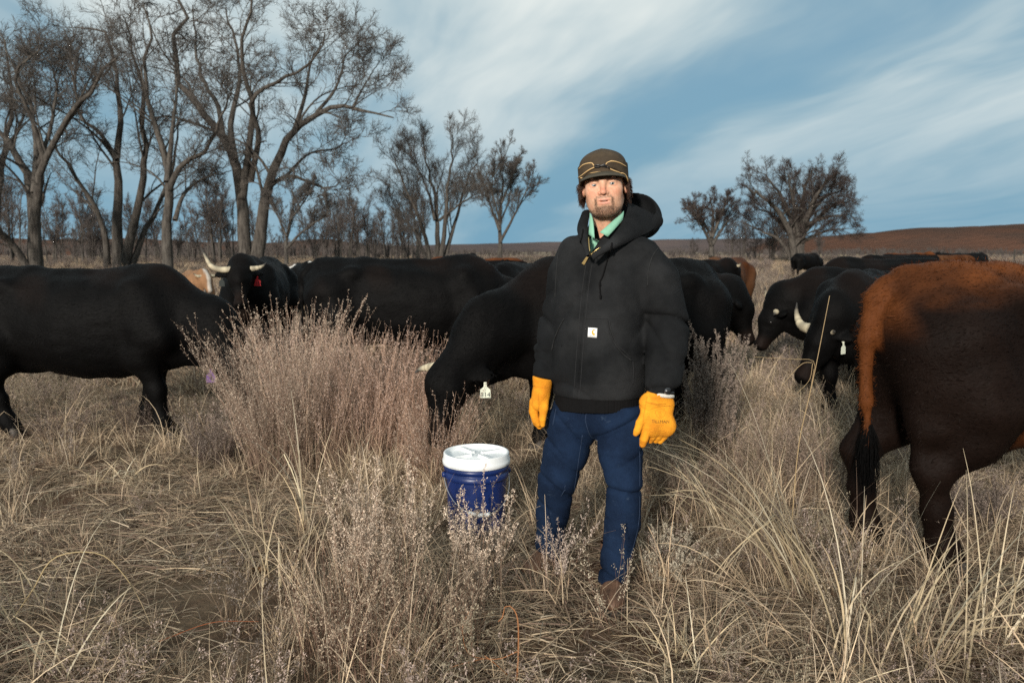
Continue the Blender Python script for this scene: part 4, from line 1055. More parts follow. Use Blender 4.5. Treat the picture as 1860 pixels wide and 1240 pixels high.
def cow(label, loc, heading, poll, muz, s=1.0, h=0.022, coat='black', horns=None, tags=(), legs=None, hair=0, bend=0.0, seed=0, tail=0.0, name='cow', group=None, up=(0, 0, 1), ear_drop=0.0, fat=1.0, tuck=0.0, white=None, hairlen=0.022):
    """local space: x forward, y to the animal's left, z up; poll and muz give the head"""
    rs = np.random.RandomState(seed + 40)
    rt = thing(name, label, 'cow', (loc[0], loc[1], float(ground_z(loc[0], loc[1]))), heading, group); rt.scale = (s, s, s)
    poll, muz = np.array(poll, float), np.array(muz, float)
    lo = np.minimum((-1.22, -0.52, -0.03), np.minimum(poll, muz) - 0.32); hi = np.maximum((0.95, 0.52, 1.52), np.maximum(poll, muz) + 0.32)
    f = Field(lo, hi, h)
    T = np.array([(-1.06, 1.10, .04, .05), (-1.02, 1.06, .20, .15), (-.94, 1.02, .30, .215), (-.75, .99, .36, .265), (-.45, .93, .385, .31), (-.1, .88, .415, .37), (.25, .885, .41, .345), (.48, .91, .385, .285), (.66, .93, .33, .225), (.78, .95, .20, .15), (.84, .96, .05, .05)])
    T[:, 3] *= fat; bel = (T[:, 0] > -.5) & (T[:, 0] < .4); T[bel, 2] *= 1 + 0.04 * (fat - 1) * 5
    xr = f.X[:, 0, 0]; ip = lambda i: np.interp(xr, T[:, 0], T[:, i]).astype(np.float32)
    sm = lambda a: np.convolve(np.pad(a, 3, mode='edge'), np.ones(7) / 7, 'valid').astype(np.float32)
    zc, a_, b_ = (sm(ip(i))[:, None, None] for i in (1, 2, 3))
    zc = zc - tuck * 0.0
    lat = bend * np.clip(f.X, -1.1, 0.9) ** 2
    d = ((np.abs((f.Y - lat) / b_) ** 2.2 + np.abs((f.Z - zc) / a_) ** 2.2) ** (1 / 2.2) - 1) * np.minimum(a_, b_)
    d = np.maximum(d, np.maximum(-1.07 - f.X, f.X - 0.85))
    f.F = d.astype(np.float32)
    # spine, hooks, pins, shoulder blades
    f.add(f.cone((-0.95, 0, 1.29), (-0.5, 0, 1.285), 0.035, 0.04), 0.10); f.add(f.cone((-0.5, 0, 1.285), (0.5, 0, 1.285), 0.035, 0.05), 0.10)
    f.add(f.ell((0.42, 0, 1.25), (0.20, 0.10, 0.10)), 0.12)
    for sd in (-1, 1):
        f.cut(f.ell((-0.80, sd * 0.27, 1.26), (0.15, 0.09, 0.07)), 0.10); f.add(f.ell((-0.60, sd * 0.235, 1.205), (0.085, 0.05, 0.055)), 0.08); f.add(f.ell((-0.99, sd * 0.10, 1.15), (0.055, 0.045, 0.045)), 0.07)
        f.cut(f.ell((-0.42, sd * 0.44, 1.10), (0.13, 0.10, 0.13)), 0.12)
        f.add(f.cone((0.46, sd * 0.20, 1.16), (0.62, sd * 0.215, 0.82), 0.10, 0.13), 0.12)
    lg = legs or {}
    dflt = dict(fl=(0.0, 0.0), fr=(0.0, 0.0), hl=(0.0, 0.0), hr=(0.0, 0.0))     # (swing forward, lift)
    dflt.update(lg)
    hoofs = []
    for nm, sd in (('fl', 1), ('fr', -1)):
        sw, lf = dflt[nm]
        pts = [((0.52, sd * 0.19, 0.86), 0.155), ((0.46 + .1 * sw, sd * 0.19, 0.68), 0.115), ((0.50 + .6 * sw, sd * 0.165, 0.40 + lf), 0.066), ((0.49 + .95 * sw, sd * 0.16, 0.17 + lf), 0.045), ((0.50 + 1.0 * sw, sd * 0.16, 0.12 + lf), 0.052), ((0.545 + 1.05 * sw, sd * 0.16, 0.055 + lf), 0.058)]
        f.chain(pts, 0.07); hoofs.append(np.array(pts[-1][0]))
        f.add(f.ell((0.50 + .6 * sw, sd * 0.165, 0.40 + lf), (0.062, 0.06, 0.07)), 0.03)
    for nm, sd in (('hl', 1), ('hr', -1)):
        sw, lf = dflt[nm]
        f.add(f.cone((-0.80, sd * 0.17, 1.02), (-0.72, sd * 0.20, 0.78), 0.20, 0.185), 0.10); f.add(f.cone((-0.90, sd * 0.15, 0.98), (-0.90, sd * 0.17, 0.68), 0.15, 0.105), 0.10)
        pts = [((-0.66, sd * 0.215, 0.78), 0.155), ((-0.76 + .5 * sw, sd * 0.20, 0.62 + .3 * lf), 0.115), ((-0.93 + .8 * sw, sd * 0.175, 0.47 + lf), 0.068), ((-0.90 + .95 * sw, sd * 0.165, 0.30 + lf), 0.052), ((-0.875 + sw, sd * 0.16, 0.16 + lf), 0.048), ((-0.86 + 1.02 * sw, sd * 0.16, 0.115 + lf), 0.054), ((-0.82 + 1.05 * sw, sd * 0.16, 0.055 + lf), 0.058)]
        f.chain(pts, 0.06); hoofs.append(np.array(pts[-1][0]))
        f.add(f.cone((-0.985 + .8 * sw, sd * 0.175, 0.50 + lf), (-0.93, sd * 0.17, 0.70), 0.030, 0.05), 0.05)
    f.add(f.ell((-0.55, 0, 0.60), (0.16, 0.14, 0.10)), 0.08)
    # neck: deep at the shoulder, with a hanging dewlap
    nb_ = np.array((0.60, bend * 0.36, 1.02)); ax = nrm(muz - poll); L = np.linalg.norm(muz - poll)
    thr = poll + ax * 0.10
    mid = nb_ * 0.5 + poll * 0.5 + np.array((0.05, 0, 0.06))
    f.add(f.cone(nb_, mid, 0.275, 0.215, ((0, 1, 0), 0.70)), 0.12); f.add(f.cone(mid, thr, 0.21, 0.135, ((0, 1, 0), 0.80)), 0.09)
    low = nb_ + np.array((0.10, 0, -0.34)); f.add(f.cone(low, thr * 0.7 + nb_ * 0.3 + (0, 0, -0.10), 0.07, 0.05, ((0, 1, 0), 0.6)), 0.12)
    f.add(f.cone(low + (-0.05, 0, 0.04), low + (-0.12, 0, 0.02), 0.12, 0.12), 0.12)
    # head frame
    upv = np.array(up, float); fwd = ax
    sidev = np.cross(upv, fwd)
    if np.linalg.norm(sidev) < 0.25: sidev = np.array((0, 1.0, 0))
    sidev = nrm(sidev); brow = nrm(np.cross(fwd, sidev))          # out of the forehead
    if brow[2] < 0 and fwd[2] > -0.9: brow = -brow
    HM = np.stack([fwd, sidev, brow], 1); Hq = lambda x, y, z: poll + HM @ (np.array((x, y, z)) * np.array((L / 0.46, 1, 1)))
    f.add(f.ell(Hq(0.06, 0, -0.02), (0.13, 0.105, 0.115), HM), 0.06)
    f.add(f.ell(Hq(0.15, 0, -0.045), (0.15, 0.092, 0.105), HM), 0.05)
    f.add(f.cone(Hq(0.14, 0, -0.02), Hq(0.40, 0, -0.025), 0.082, 0.062), 0.05)
    f.add(f.cone(Hq(0.15, 0, -0.09), Hq(0.40, 0, -0.065), 0.062, 0.045), 0.05)
    f.add(f.ell(Hq(0.425, 0, -0.035), (0.050, 0.078, 0.062), HM), 0.04)
    for sd in (-1, 1):
        f.cut(f.ell(Hq(0.467, sd * 0.036, -0.018), (0.016, 0.015, 0.012), HM), 0.012)
        f.add(f.ell(Hq(0.115, sd * 0.088, 0.015), (0.045, 0.03, 0.035), HM), 0.04)
        e0 = Hq(0.0, sd * 0.09, -0.025); ed = nrm(HM @ np.array((-0.15, sd * 1.0, -0.12 - ear_drop))); e1 = e0 + ed * 0.19
        en = nrm(np.cross(ed, HM @ np.array((1.0, 0, 0.4)))); ew = np.cross(en, ed)
        f.add(f.ell((e0 + e1) / 2, (0.115, 0.058, 0.022), np.stack([ed, ew, en], 1)), 0.02)
    # tail root
    tl = [((-1.02, 0, 1.26), 0.048), ((-1.085, tail * .1, 1.20), 0.038), ((-1.112, tail * .3, 1.02), 0.029), ((-1.10, tail * .7, 0.75), 0.022), ((-1.085, tail, 0.55), 0.019)]
    f.chain(tl, 0.03)
    f.F = np.maximum(f.F, 0.035 - f.Z)
    p3 = np.stack([f.X, f.Y, f.Z], -1)
    if h < 0.03:
        f.F = f.F + (0.0045 * wob(p3, 21, seed % 5) + 0.0025 * wob(p3, 47, (seed + 2) % 5)).astype(np.float32)
    del p3
    V, Q = f.mesh(); V = relax(V, Q, 1, 0.45)
    x, y, z = V.T; N = normals(V, Q)
    n1 = np.clip(0.5 + 0.4 * wob(V, 9, 1), 0, 1); n2 = np.clip(0.5 + 0.4 * wob(V, 26, 3), 0, 1)
    C = np.tile(BLACK, (len(V), 1))
    def bl(c, m):
        nonlocal C
        m = np.clip(m, 0, 1)[:, None]; C = C * (1 - m) + np.asarray(c) * m
    if coat == 'black':
        bl((0.0085, 0.0050, 0.0038), 0.6 * sstep(0.5, 0.85, n1) * sstep(0.9, 1.3, z))
        bl((0.011, 0.0065, 0.005), 0.8 * sstep(L * 0.55, L * 0.8, (V - poll) @ fwd) * (np.linalg.norm(V - poll, axis=1) < 0.62) * sstep(L, L * .9, (V - poll) @ fwd))
    elif coat == 'stripe':
        bl(RUST * 0.9, sstep(1.29, 1.33, z) * (np.abs(y) < 0.10))
    elif coat == 'rust':
        C[:] = DKBROWN * 0.75
        n3 = np.clip(0.5 + 0.4 * wob(V * (0.35, 1, 1), 60, 2), 0, 1)
        topm = sstep(1.14, 1.39, z + 0.06 * (n2 - 0.5) + 0.06 * (n3 - 0.5)) ** 1.3; bl(RUST, topm)
        bl(RUST * 0.85, sstep(-1.055, -1.075, x) * sstep(0.50, 0.72, z) * sstep(0.075, 0.055, np.abs(y))); bl(RUST * 0.8, sstep(-0.98, -1.06, x) * sstep(1.0, 1.2, z)); bl(RUST * 0.6, sstep(0.70, 0.62, z) * sstep(-0.62, -0.5, x) * sstep(0.5, 0.62, z) * (x < 0.2) * n2)
        bl(RUST * 0.22, sstep(-0.3, 0.1, x) * sstep(0.45, 0.8, n2) * 0.7 * (1 - topm))
        bl((0.020, 0.014, 0.012), 0.7 * np.exp(-((x + 0.72) / 0.13) ** 2 - ((z - 0.86) / 0.10) ** 2) * n2)
    elif coat == 'tan':
        C[:] = TAN; bl((0.6, 0.55, 0.48), sstep(0.06, 0.03, np.abs((V - poll) @ sidev)) * (np.linalg.norm(V - poll, axis=1) < 0.6) * (x > 0.7)); bl(TAN * 0.6, n1 * 0.5)
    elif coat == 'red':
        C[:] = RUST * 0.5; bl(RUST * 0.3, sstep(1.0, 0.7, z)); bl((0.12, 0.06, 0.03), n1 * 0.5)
    elif coat == 'pied':
        bl((0.6, 0.57, 0.52), (wob(V, 6, 2) > 0.55) * 1.0)
    body = part('body', mesh_np('body', V, Q, colors=C), M_COAT, rt)
    if hair:
        pick = rs.choice(len(V), hair)
        comb = nrm(np.stack([-1.0 + 0 * x, 0.3 * np.sign(y), -0.55 + 0 * z], 1)[pick] + 0.35 * rs.randn(hair, 3) + np.stack([0.7 * wob(V[pick], 7, 4), 0 * pick, 0.7 * wob(V[pick], 7, 2)], 1))
        ridge = np.where((N[pick][:, 2] > 0.75)[:, None], np.array((-0.3, 0, 0.75)), 0.0)
        dr = nrm(comb - (np.sum(comb * N[pick], 1)[:, None]) * N[pick] + 0.20 * N[pick] + 0.5 * ridge)
        ln = hairlen * (0.5 + rs.rand(hair)) * np.where((z[pick] < 0.5), 0.5, 1.0); r0 = V[pick] + rs.randn(hair, 3) * h * 0.4
        Cc = np.stack([r0 - 0.004 * N[pick], r0 + dr * ln[:, None]], 1)
        sdv = nrm(np.cross(dr, N[pick]))
        VH, QH = ribbons(Cc, np.tile(np.array((0.0013, 0.0003)), (hair, 1)), sdv)
        ch = np.repeat(C[pick] * (0.75 + 0.6 * rs.rand(hair, 1)), 4, 0)
        tag(part('coat_hair', mesh_np('coat_hair', VH, QH, colors=ch), M_COATHAIR, rt), kind='stuff')
    # tail switch
    nt = 300 if h < 0.03 else 40
    e = np.array(tl[-1][0]); th = rs.rand(nt) * 6.28; rr = 0.014 * np.sqrt(rs.rand(nt)); off = np.stack([np.cos(th) * rr, np.sin(th) * rr, 0 * rr], 1)
    ln = rs.uniform(0.14, 0.36, nt)[:, None, None]; s4 = np.linspace(0, 1, 5)[None, :, None]
    C4 = e + off[:, None] + np.array((0, 0, 0.10)) + np.array((0, 0, -1.0)) * ln * s4 + off[:, None] * 2.2 * np.sin(np.pi * s4 * 0.8) + 0.02 * rs.randn(nt, 1, 3) * s4
    VT, QT = prisms(C4, np.tile(np.array((0.0011, 0.0012, 0.0011, 0.0009, 0.0003)) * (1 if h < .03 else 5), (nt, 1)), 3)
    tag(part('tail_switch', mesh_np('tail_switch', VT, QT, colors=np.tile(BLACK, (len(VT), 1))), M_COATHAIR, rt), kind='stuff')
    if h < 0.045:
        for hf in hoofs:
            g = []
            for sd in (-1, 1):
                VV, QQ = tube(np.array((hf + (-0.02, sd * 0.026, 0.045), hf + (0.01, sd * 0.03, 0.0), hf + (0.03, sd * 0.032, -0.055))), (0.030, 0.036, 0.042), 10); g.append((VV, QQ))
            VV, QQ = join_np(g); VV[:, 2] = np.maximum(VV[:, 2], 0.002); part('hoof', mesh_np('hoof', VV, QQ), M_HOOF, rt)
        for sd in (-1, 1):
            u, v = np.meshgrid(np.linspace(0, np.pi, 9), np.linspace(0, 2 * np.pi, 11)[:-1], indexing='ij')
            E = np.stack([np.sin(u) * np.cos(v), np.sin(u) * np.sin(v), np.cos(u)], -1).reshape(-1, 3) * 0.021 + Hq(0.125, sd * 0.104, 0.008)
            i = (np.arange(8)[:, None] * 10 + np.arange(10)[None]); j = (np.arange(8)[:, None] * 10 + (np.arange(10)[None] + 1) % 10)
            part('eye', mesh_np('eye', E, np.stack([i, i + 10, j + 10, j], -1).reshape(-1, 4)), M_COWEYE, rt)
    if horns:
        for sd, pl, r0 in horns:              # head-space path: (along the face, outwards, out of the forehead)
            pts = resample(np.array([Hq(a, sd * b, c) for a, b, c in pl]), 18); t = np.linspace(0, 1, 18)
            rad = r0 * (1 - t ** 1.6) + 0.004
            VV, QQ = tube(pts, rad * (1 + 0.04 * np.sin(t * 40)), 10); tt = np.repeat(np.concatenate([[0], t, [1]]), 10)
            cc = np.array((0.50, 0.43, 0.30))[None] * (1 - sstep(0.62, 0.92, tt))[:, None] + np.array((0.05, 0.045, 0.04)) * sstep(0.62, 0.92, tt)[:, None]
            cc = cc * (1 - 0.45 * sstep(0.14, 0.0, tt))[:, None] * (0.85 + 0.25 * np.sin(tt * 31 + 2 * np.sin(tt * 9)))[:, None]
            part('horn', mesh_np('horn', VV, QQ, colors=np.clip(cc, 0, 1)), M_HORN, rt)
    for tg_ in tags:
        sd, colr, txt = tg_[:3]
        yaw_ = tg_[3] if len(tg_) > 3 else 0.0
        TG = bpy.data.objects.new('ear_tag', None); COL.objects.link(TG); TG.parent = rt; TG.empty_display_size = 0.02
        TG.location = Hq(0.045, sd * 0.195, -0.05 - 0.1 * ear_drop); 
        TG.rotation_euler = (0, 0, yaw_ - heading)
        # the tag hangs straight down: local x sideways, z up, faces along y
        o2 = np.array([(-.010, 0.028), (.010, 0.028), (.011, -.010), (.034, -.030), (.037, -.088), (-.037, -.088), (-.034, -.030), (-.011, -.010)]) * (tg_[4] if len(tg_) > 4 else 1.0)
        A = np.stack([o2[:, 0], 0 * o2[:, 0] - 0.0015, o2[:, 1]], 1); B = A + (0, 0.003, 0)
        tri = [(0, 1, 2), (0, 2, 7), (7, 2, 3), (7, 3, 6), (6, 3, 4), (6, 4, 5)]
        tr = tri + [(c_ + 8, b2 + 8, a2 + 8) for a2, b2, c_ in tri]; i = np.arange(8); qd = np.stack([i, i + 8, (i + 1) % 8 + 8, (i + 1) % 8], 1)
        part('plate', mesh_np('plate', np.concatenate([A, B]), qd, np.array(tr), smooth=False), TAGM[colr], TG)
        VV, QQ = tube(np.array(((0, -0.006, 0.015), (0, 0.012, 0.015))), 0.010, 10); part('stud', mesh_np('stud', VV, QQ), TAGM[colr], TG)
        if txt:
            Vt_, Tt_ = text_np(txt, 0.052); Vt_ = Vt_ / max(1.0, (Vt_[:, 0].max() - Vt_[:, 0].min()) / 0.060)
            part('lettering', mesh_np('lettering', np.stack([Vt_[:, 0], 0 * Vt_[:, 0] - 0.003, Vt_[:, 1] - 0.060], 1) * (1, 1, 1), None, Tt_, smooth=False), M_TAGINK, TG)
    return rt

UPH = lambda *a: a
def build_cattle():
    GZ = ([1.12, 0.0, 0.62], [1.22, 0.0, 0.19])          # grazing
    # near left, grazing towards the weeds
    cow('large black cow at the left edge, head down in tall weeds, purple ear tag', (-3.28, 6.25), R(-3), (1.18, -0.08, 0.64), (1.33, -0.14, 0.20), 0.985, 0.018,
        legs=dict(fr=(0.10, 0.0), fl=(-0.22, 0.0), hr=(0.20, 0.0), hl=(-0.16, 0.0)), tags=[(-1, 'purple', '4', 0.15)], hair=9000, seed=1, fat=1.05, ear_drop=0.6)
    # facing the camera, wide white horns
    cow('black cow facing the camera with wide upturned white horns and a red ear tag', (-3.24, 10.2), R(-84), (1.02, 0.0, 1.20), (1.24, 0.05, 0.82), 1.0, 0.02,
        horns=[(-1, [(-0.02, 0.07, 0.02), (-0.02, 0.20, 0.015), (-0.06, 0.30, 0.03), (-0.17, 0.36, 0.07), (-0.27, 0.40, 0.09)], 0.034), (1, [(-0.02, 0.07, 0.02), (-0.03, 0.17, 0.02), (-0.05, 0.25, 0.03), (-0.09, 0.30, 0.05)], 0.034)],
        tags=[(1, 'red', '15', 0.1), (-1, 'dark', '', -0.2)], hair=5000, seed=2, up=(0, 0, 1), ear_drop=0.35)
    # broadside behind the weeds
    cow('black cow standing broadside behind the pink weed thicket, tail to the left', (-0.93, 7.85), R(2), (1.05, 0.25, 0.66), (1.18, 0.36, 0.20), 1.02, 0.019,
        legs=dict(hr=(-0.06, 0), fl=(0.1, 0)), hair=9000, seed=3, fat=1.0)
    # grazing right behind the person
    cow('shaggy black cow grazing just behind the person, white ear tag hanging by the bucket', (0.70, 5.82), R(180 + 34), (1.34, 0.06, 0.68), (1.48, 0.10, 0.24), 1.02, 0.018,
        horns=[(-1, [(-0.01, 0.07, 0.02), (0.0, 0.16, 0.02), (0.02, 0.21, 0.04), (0.05, 0.22, 0.07)], 0.032)],
        tags=[(1, 'white', '814', 0.05, 0.9)], hair=12000, seed=4, legs=dict(fl=(-0.34, 0), fr=(-0.05, 0)), ear_drop=0.9, hairlen=0.03)
    # right of the person, head turned away
    cow('black cow right of the person with its lowered head seen in profile', (1.22, 7.2), R(18), (0.98, -0.02, 1.02), (1.12, -0.08, 0.64), 0.96, 0.02,
        legs=dict(fr=(0.08, 0)), hair=5000, seed=5, horns=[(1, [(-0.02, 0.07, 0.02), (-0.02, 0.13, 0.03), (-0.02, 0.16, 0.06)], 0.03)])
    # two grazing on the right
    cow('black cow grazing to the left behind the big horn, its own dark-tipped horn pointing up', (3.66, 8.15), R(180 - 20), (0.98, 0.05, 0.86), (1.16, 0.10, 0.46), 0.94, 0.02,
        horns=[(-1, [(-0.02, 0.07, 0.02), (-0.05, 0.13, 0.05), (-0.14, 0.15, 0.12), (-0.24, 0.13, 0.20)], 0.036), (1, [(-0.02, 0.07, 0.02), (-0.01, 0.16, 0.02), (0.03, 0.22, 0.05)], 0.034)], hair=5000, seed=6)
    cow('black cow with a big pale curved horn and white ear tag beside the brown cow', (3.17, 7.25), R(180 + 58), (0.88, -0.16, 0.84), (1.06, -0.32, 0.42), 0.95, 0.018,
        horns=[(-1, [(-0.01, 0.07, 0.02), (0.0, 0.18, 0.02), (-0.02, 0.29, 0.03), (-0.10, 0.38, 0.06), (-0.20, 0.42, 0.09)], 0.050), (1, [(-0.02, 0.07, 0.02), (0.0, 0.14, 0.02), (0.0, 0.20, 0.04)], 0.036)],
        tags=[(1, 'white', '', 0.7)], hair=7000, seed=7, legs=dict(fl=(0.05, 0), fr=(-0.06, 0)), ear_drop=0.5)
    cow('black cow mostly hidden behind the brown cow, only its back and one pale horn showing', (4.9, 9.0), R(180 + 8), (1.05, 0.0, 1.02), (1.2, 0.05, 0.62), 0.93, 0.026,
        horns=[(-1, [(-0.02, 0.07, 0.02), (-0.05, 0.14, 0.04), (-0.15, 0.17, 0.10), (-0.22, 0.15, 0.14)], 0.04)], seed=8)
    # the rust-backed cow at the right edge
    cow('rusty brown cow seen from behind at the right edge, orange tail and back', (2.73, 3.71), R(7), (1.15, 0.0, 1.05), (1.4, 0.0, 0.65), 1.03, 0.015, coat='rust',
        legs=dict(hr=(0.06, 0), hl=(-0.10, 0)), hair=70000, seed=9, tail=-0.02, hairlen=0.014, fat=1.0)
    # middle distance, left to right
    bg = 'cattle grazing in the background'
    def far(label, px, D, head, coat='black', s=1.0, up=False, seed=20, horns=None, h=0.04, hd=None):
        p = P(px, 455, D)
        poll, muz = hd if hd else (((1.0, 0.1, 1.22), (1.22, 0.14, 0.90)) if up else ((1.12, 0, 0.62), (1.22, 0, 0.19)))
        return cow(label, (p[0], p[1]), R(head), poll, muz, s, h, coat, horns, seed=seed, group=bg)
    hs = [(1, [(-0.02, 0.07, 0.02), (-0.02, 0.2, 0.02), (-0.1, 0.3, 0.05)], 0.035), (-1, [(-0.02, 0.07, 0.02), (-0.02, 0.2, 0.02), (-0.1, 0.3, 0.05)], 0.035)]
    far('tan calf with a pale face beyond the left black cow', 352, 15.5, -60, 'tan', 0.80, True, 21, hs)
    far('black and white cow half hidden between two black cows', 548, 15.5, -70, 'pied', 0.92, True, 22)
    far('black cow with an orange stripe along its back behind the broadside cow', 848, 14.2, 178, 'stripe', 1.0, False, 23)
    far('small black cow raising its head far behind the striped cow', 858, 30.0, -90, 'black', 1.0, True, 24, h=0.05)
    far('black cow with its rump to the camera just left of the shoulder of the person', 968, 9.6, 65, 'black', 0.98, False, 25, h=0.026)
    far('black cow standing behind the right shoulder of the person', 1252, 15.5, 10, 'black', 0.95, True, 26, hs)
    far('reddish cow standing in the weeds past the right shoulder of the person', 1316, 16.5, -128, 'red', 1.0, False, 27, hs)
    far('lone black cow under the wide spreading tree', 1468, 42, 30, 'black', 1.0, False, 28)
    far('black cow behind the horned cows, broadside to the left', 1590, 12.8, 168, 'black', 0.98, False, 29, h=0.03)
    far('black cow beyond, right of the broadside one', 1618, 20.5, 170, 'black', 1.0, False, 30)
    far('dark cow with a tan face next to the fence posts', 1648, 27, -70, 'stripe', 1.0, True, 31)
    far('black cow farthest left of the row on the far pasture', 1688, 31, -100, 'black', 1.0, True, 32)
    far('brown and white cow in the row on the far pasture', 1712, 29, 160, 'red', 0.95, True, 33)
    far('black cow in the middle of the row on the far pasture', 1737, 32, 170, 'black', 1.0, False, 34)
    far('black cow second from the right on the far pasture', 1757, 40, -80, 'black', 1.0, False, 35, h=0.05)
    far('black cow farthest right on the far pasture', 1779, 40, -110, 'black', 1.0, False, 36, h=0.05)
build_cattle()
# ------------------------------------------------------------------ trees
def bark(name, a, b, sc=6.0):
    m = bpy.data.materials.new(name); m.use_nodes = True
    w = NT(m.node_tree); bs = w.n('ShaderNodeBsdfPrincipled'); bs.inputs['Roughness'].default_value = 0.95; bs.inputs['Specular IOR Level'].default_value = 0.1
    tc = w.n('ShaderNodeTexCoord').outputs['Object']
    st = w.n('ShaderNodeMapping', ins={0: tc, 3: (1, 1, 0.18)}).outputs[0]
    f = w.noise(st, sc, 6, 0.7)
    w.put(bs.inputs['Base Color'], w.mix(w.smooth(f, 0.35, 0.65), (*a, 1), (*b, 1)))
    bn = w.n('ShaderNodeBump', ins={'Height': f, 'Strength': 1.0}); bn.inputs['Distance'].default_value = 0.12
    w.put(bs.inputs['Normal'], bn.outputs[0])
    w.n('ShaderNodeOutputMaterial', ins={0: bs})
    return m
M_BARK = bark('cottonwood_bark', (0.045, 0.039, 0.034), (0.112, 0.099, 0.085))
M_TWIG = material('bare_twigs', (0.082, 0.072, 0.064), 0.95, spec=0.1, var=0.3, vscale=0.6)
M_TWIG_DARK = material('dark_twigs', (0.058, 0.045, 0.040), 0.95, spec=0.1, var=0.3, vscale=0.6)
M_THICKET = material('thicket_twigs', (0.092, 0.078, 0.071), 0.95, spec=0.1, var=0.3, vscale=0.3)

def spawn(C, Rd, m, rs, t0=0.25, t1=1.0, ang=(28, 58), ratio=(0.35, 0.6), lift=0.25, segs=6, curve=0.35, rscale=0.6, lenbase=None, gnarl=0.0, taper=0.35, rmin=0.006):
    """grow m children from every branch"""
    n, s, _ = C.shape
    L = np.linalg.norm(np.diff(C, axis=1), axis=2).sum(1)
    par = np.repeat(np.arange(n), m); k = n * m
    t = t0 + (t1 - t0) * (np.tile(np.arange(m), n) + rs.rand(k)) / m
    f = np.clip(t, 0, 0.999) * (s - 1); i = f.astype(int); fr = (f - i)[:, None]
    base = C[par, i] * (1 - fr) + C[par, i + 1] * fr
    r0 = (Rd[par, i] * (1 - fr[:, 0]) + Rd[par, i + 1] * fr[:, 0]) * rscale * rs.uniform(0.7, 1.0, k)
    T = nrm(C[par, i + 1] - C[par, i])
    rnd = rs.randn(k, 3); perp = nrm(rnd - np.sum(rnd * T, 1)[:, None] * T)
    a = np.radians(rs.uniform(*ang, k))[:, None]
    d = nrm(T * np.cos(a) + perp * np.sin(a) + np.array((0, 0, lift)))
    ln = (0.45 * L[par] + 0.55 * L.mean() if lenbase is None else lenbase) * rs.uniform(*ratio, k) * (1.1 - 0.55 * t)
    pts = [base]; cd = d; bendv = rs.randn(k, 3) * curve
    for j in range(segs):
        cd = nrm(cd + bendv / segs + np.array((0, 0, lift * 0.5)) / segs + gnarl * rs.randn(k, 3))
        pts.append(pts[-1] + cd * (ln / segs)[:, None])
    C2 = np.stack(pts, 1)
    R2 = np.maximum(np.maximum(r0, rmin)[:, None] * np.linspace(1, taper, segs + 1)[None], rmin * 0.6)
    return C2, R2

def grow(limbs, rs, plan):
    """limbs: list of (points, r0, r1). Returns wood (thick) and twig geometry"""
    n0 = 16
    C0 = np.stack([resample(p, n0) for p, _, _ in limbs]); R0 = np.stack([a + (b - a) * np.linspace(0, 1, n0) ** 0.8 for _, a, b in limbs])
    amp = np.linspace(0, 1, n0)[None, :, None] * np.array([np.linalg.norm(np.diff(c, axis=0), axis=1).sum() for c in C0])[:, None, None]
    C0[:, 1:-1] += (rs.randn(len(limbs), n0 - 2, 3) * 0.009) * amp[:, 1:-1]
    wood = [prisms(C0, R0, 9)]; twig = []
    C, Rr = C0, R0
    for li, kw in enumerate(plan):
        kw = dict(kw); sides = kw.pop('k', 4); to = kw.pop('to', 'twig')
        C, Rr = spawn(C, Rr, rs=rs, **kw)
        (wood if to == 'wood' else twig).append(prisms(C, Rr, sides))
    return join_np(wood), join_np(twig)

def tree(name, label, base, limbs, plan, seed, bm=None, tm=None, group=None, cat='tree'):
    rs = np.random.RandomState(seed)
    w, t = grow([(np.asarray(p) - base, a, b) for p, a, b in limbs], rs, plan)
    rt = thing(name, label, cat, tuple(base), 0, group)
    part('trunk', mesh_np('trunk', *w), bm or M_BARK, rt)
    part('crown', mesh_np('crown', *t), tm or M_TWIG, rt)
    return rt

def tpath(pix, D, spread=0.0, rs=None):
    """limb drawn in photo pixels, bowed towards or away from the camera so that the crown has depth"""
    n = len(pix); out = []
    for i, (x, y) in enumerate(pix): out.append(P(x, y, D + spread * (i / max(1, n - 1)) ** 1.3))
    return np.array(out)

BIG = [dict(m=8, t0=0.28, ang=(28, 60), ratio=(0.28, 0.48), lift=0.28, segs=8, curve=0.9, rscale=0.46, to='wood', k=5, gnarl=0.06, taper=0.25),
       dict(m=6, t0=0.20, ang=(25, 58), ratio=(0.42, 0.64), lift=0.18, segs=6, curve=0.9, rscale=0.52, gnarl=0.08, k=4, rmin=0.020, taper=0.3),
       dict(m=5, t0=0.15, ang=(25, 60), ratio=(0.50, 0.80), lift=0.16, segs=5, curve=0.8, rscale=0.55, gnarl=0.10, k=3, rmin=0.015, taper=0.35),
       dict(m=6, t0=0.10, ang=(20, 55), ratio=(0.6, 1.1), lift=0.15, segs=3, curve=0.6, rscale=0.7, gnarl=0.08, k=3, rmin=0.0095, taper=0.4)]

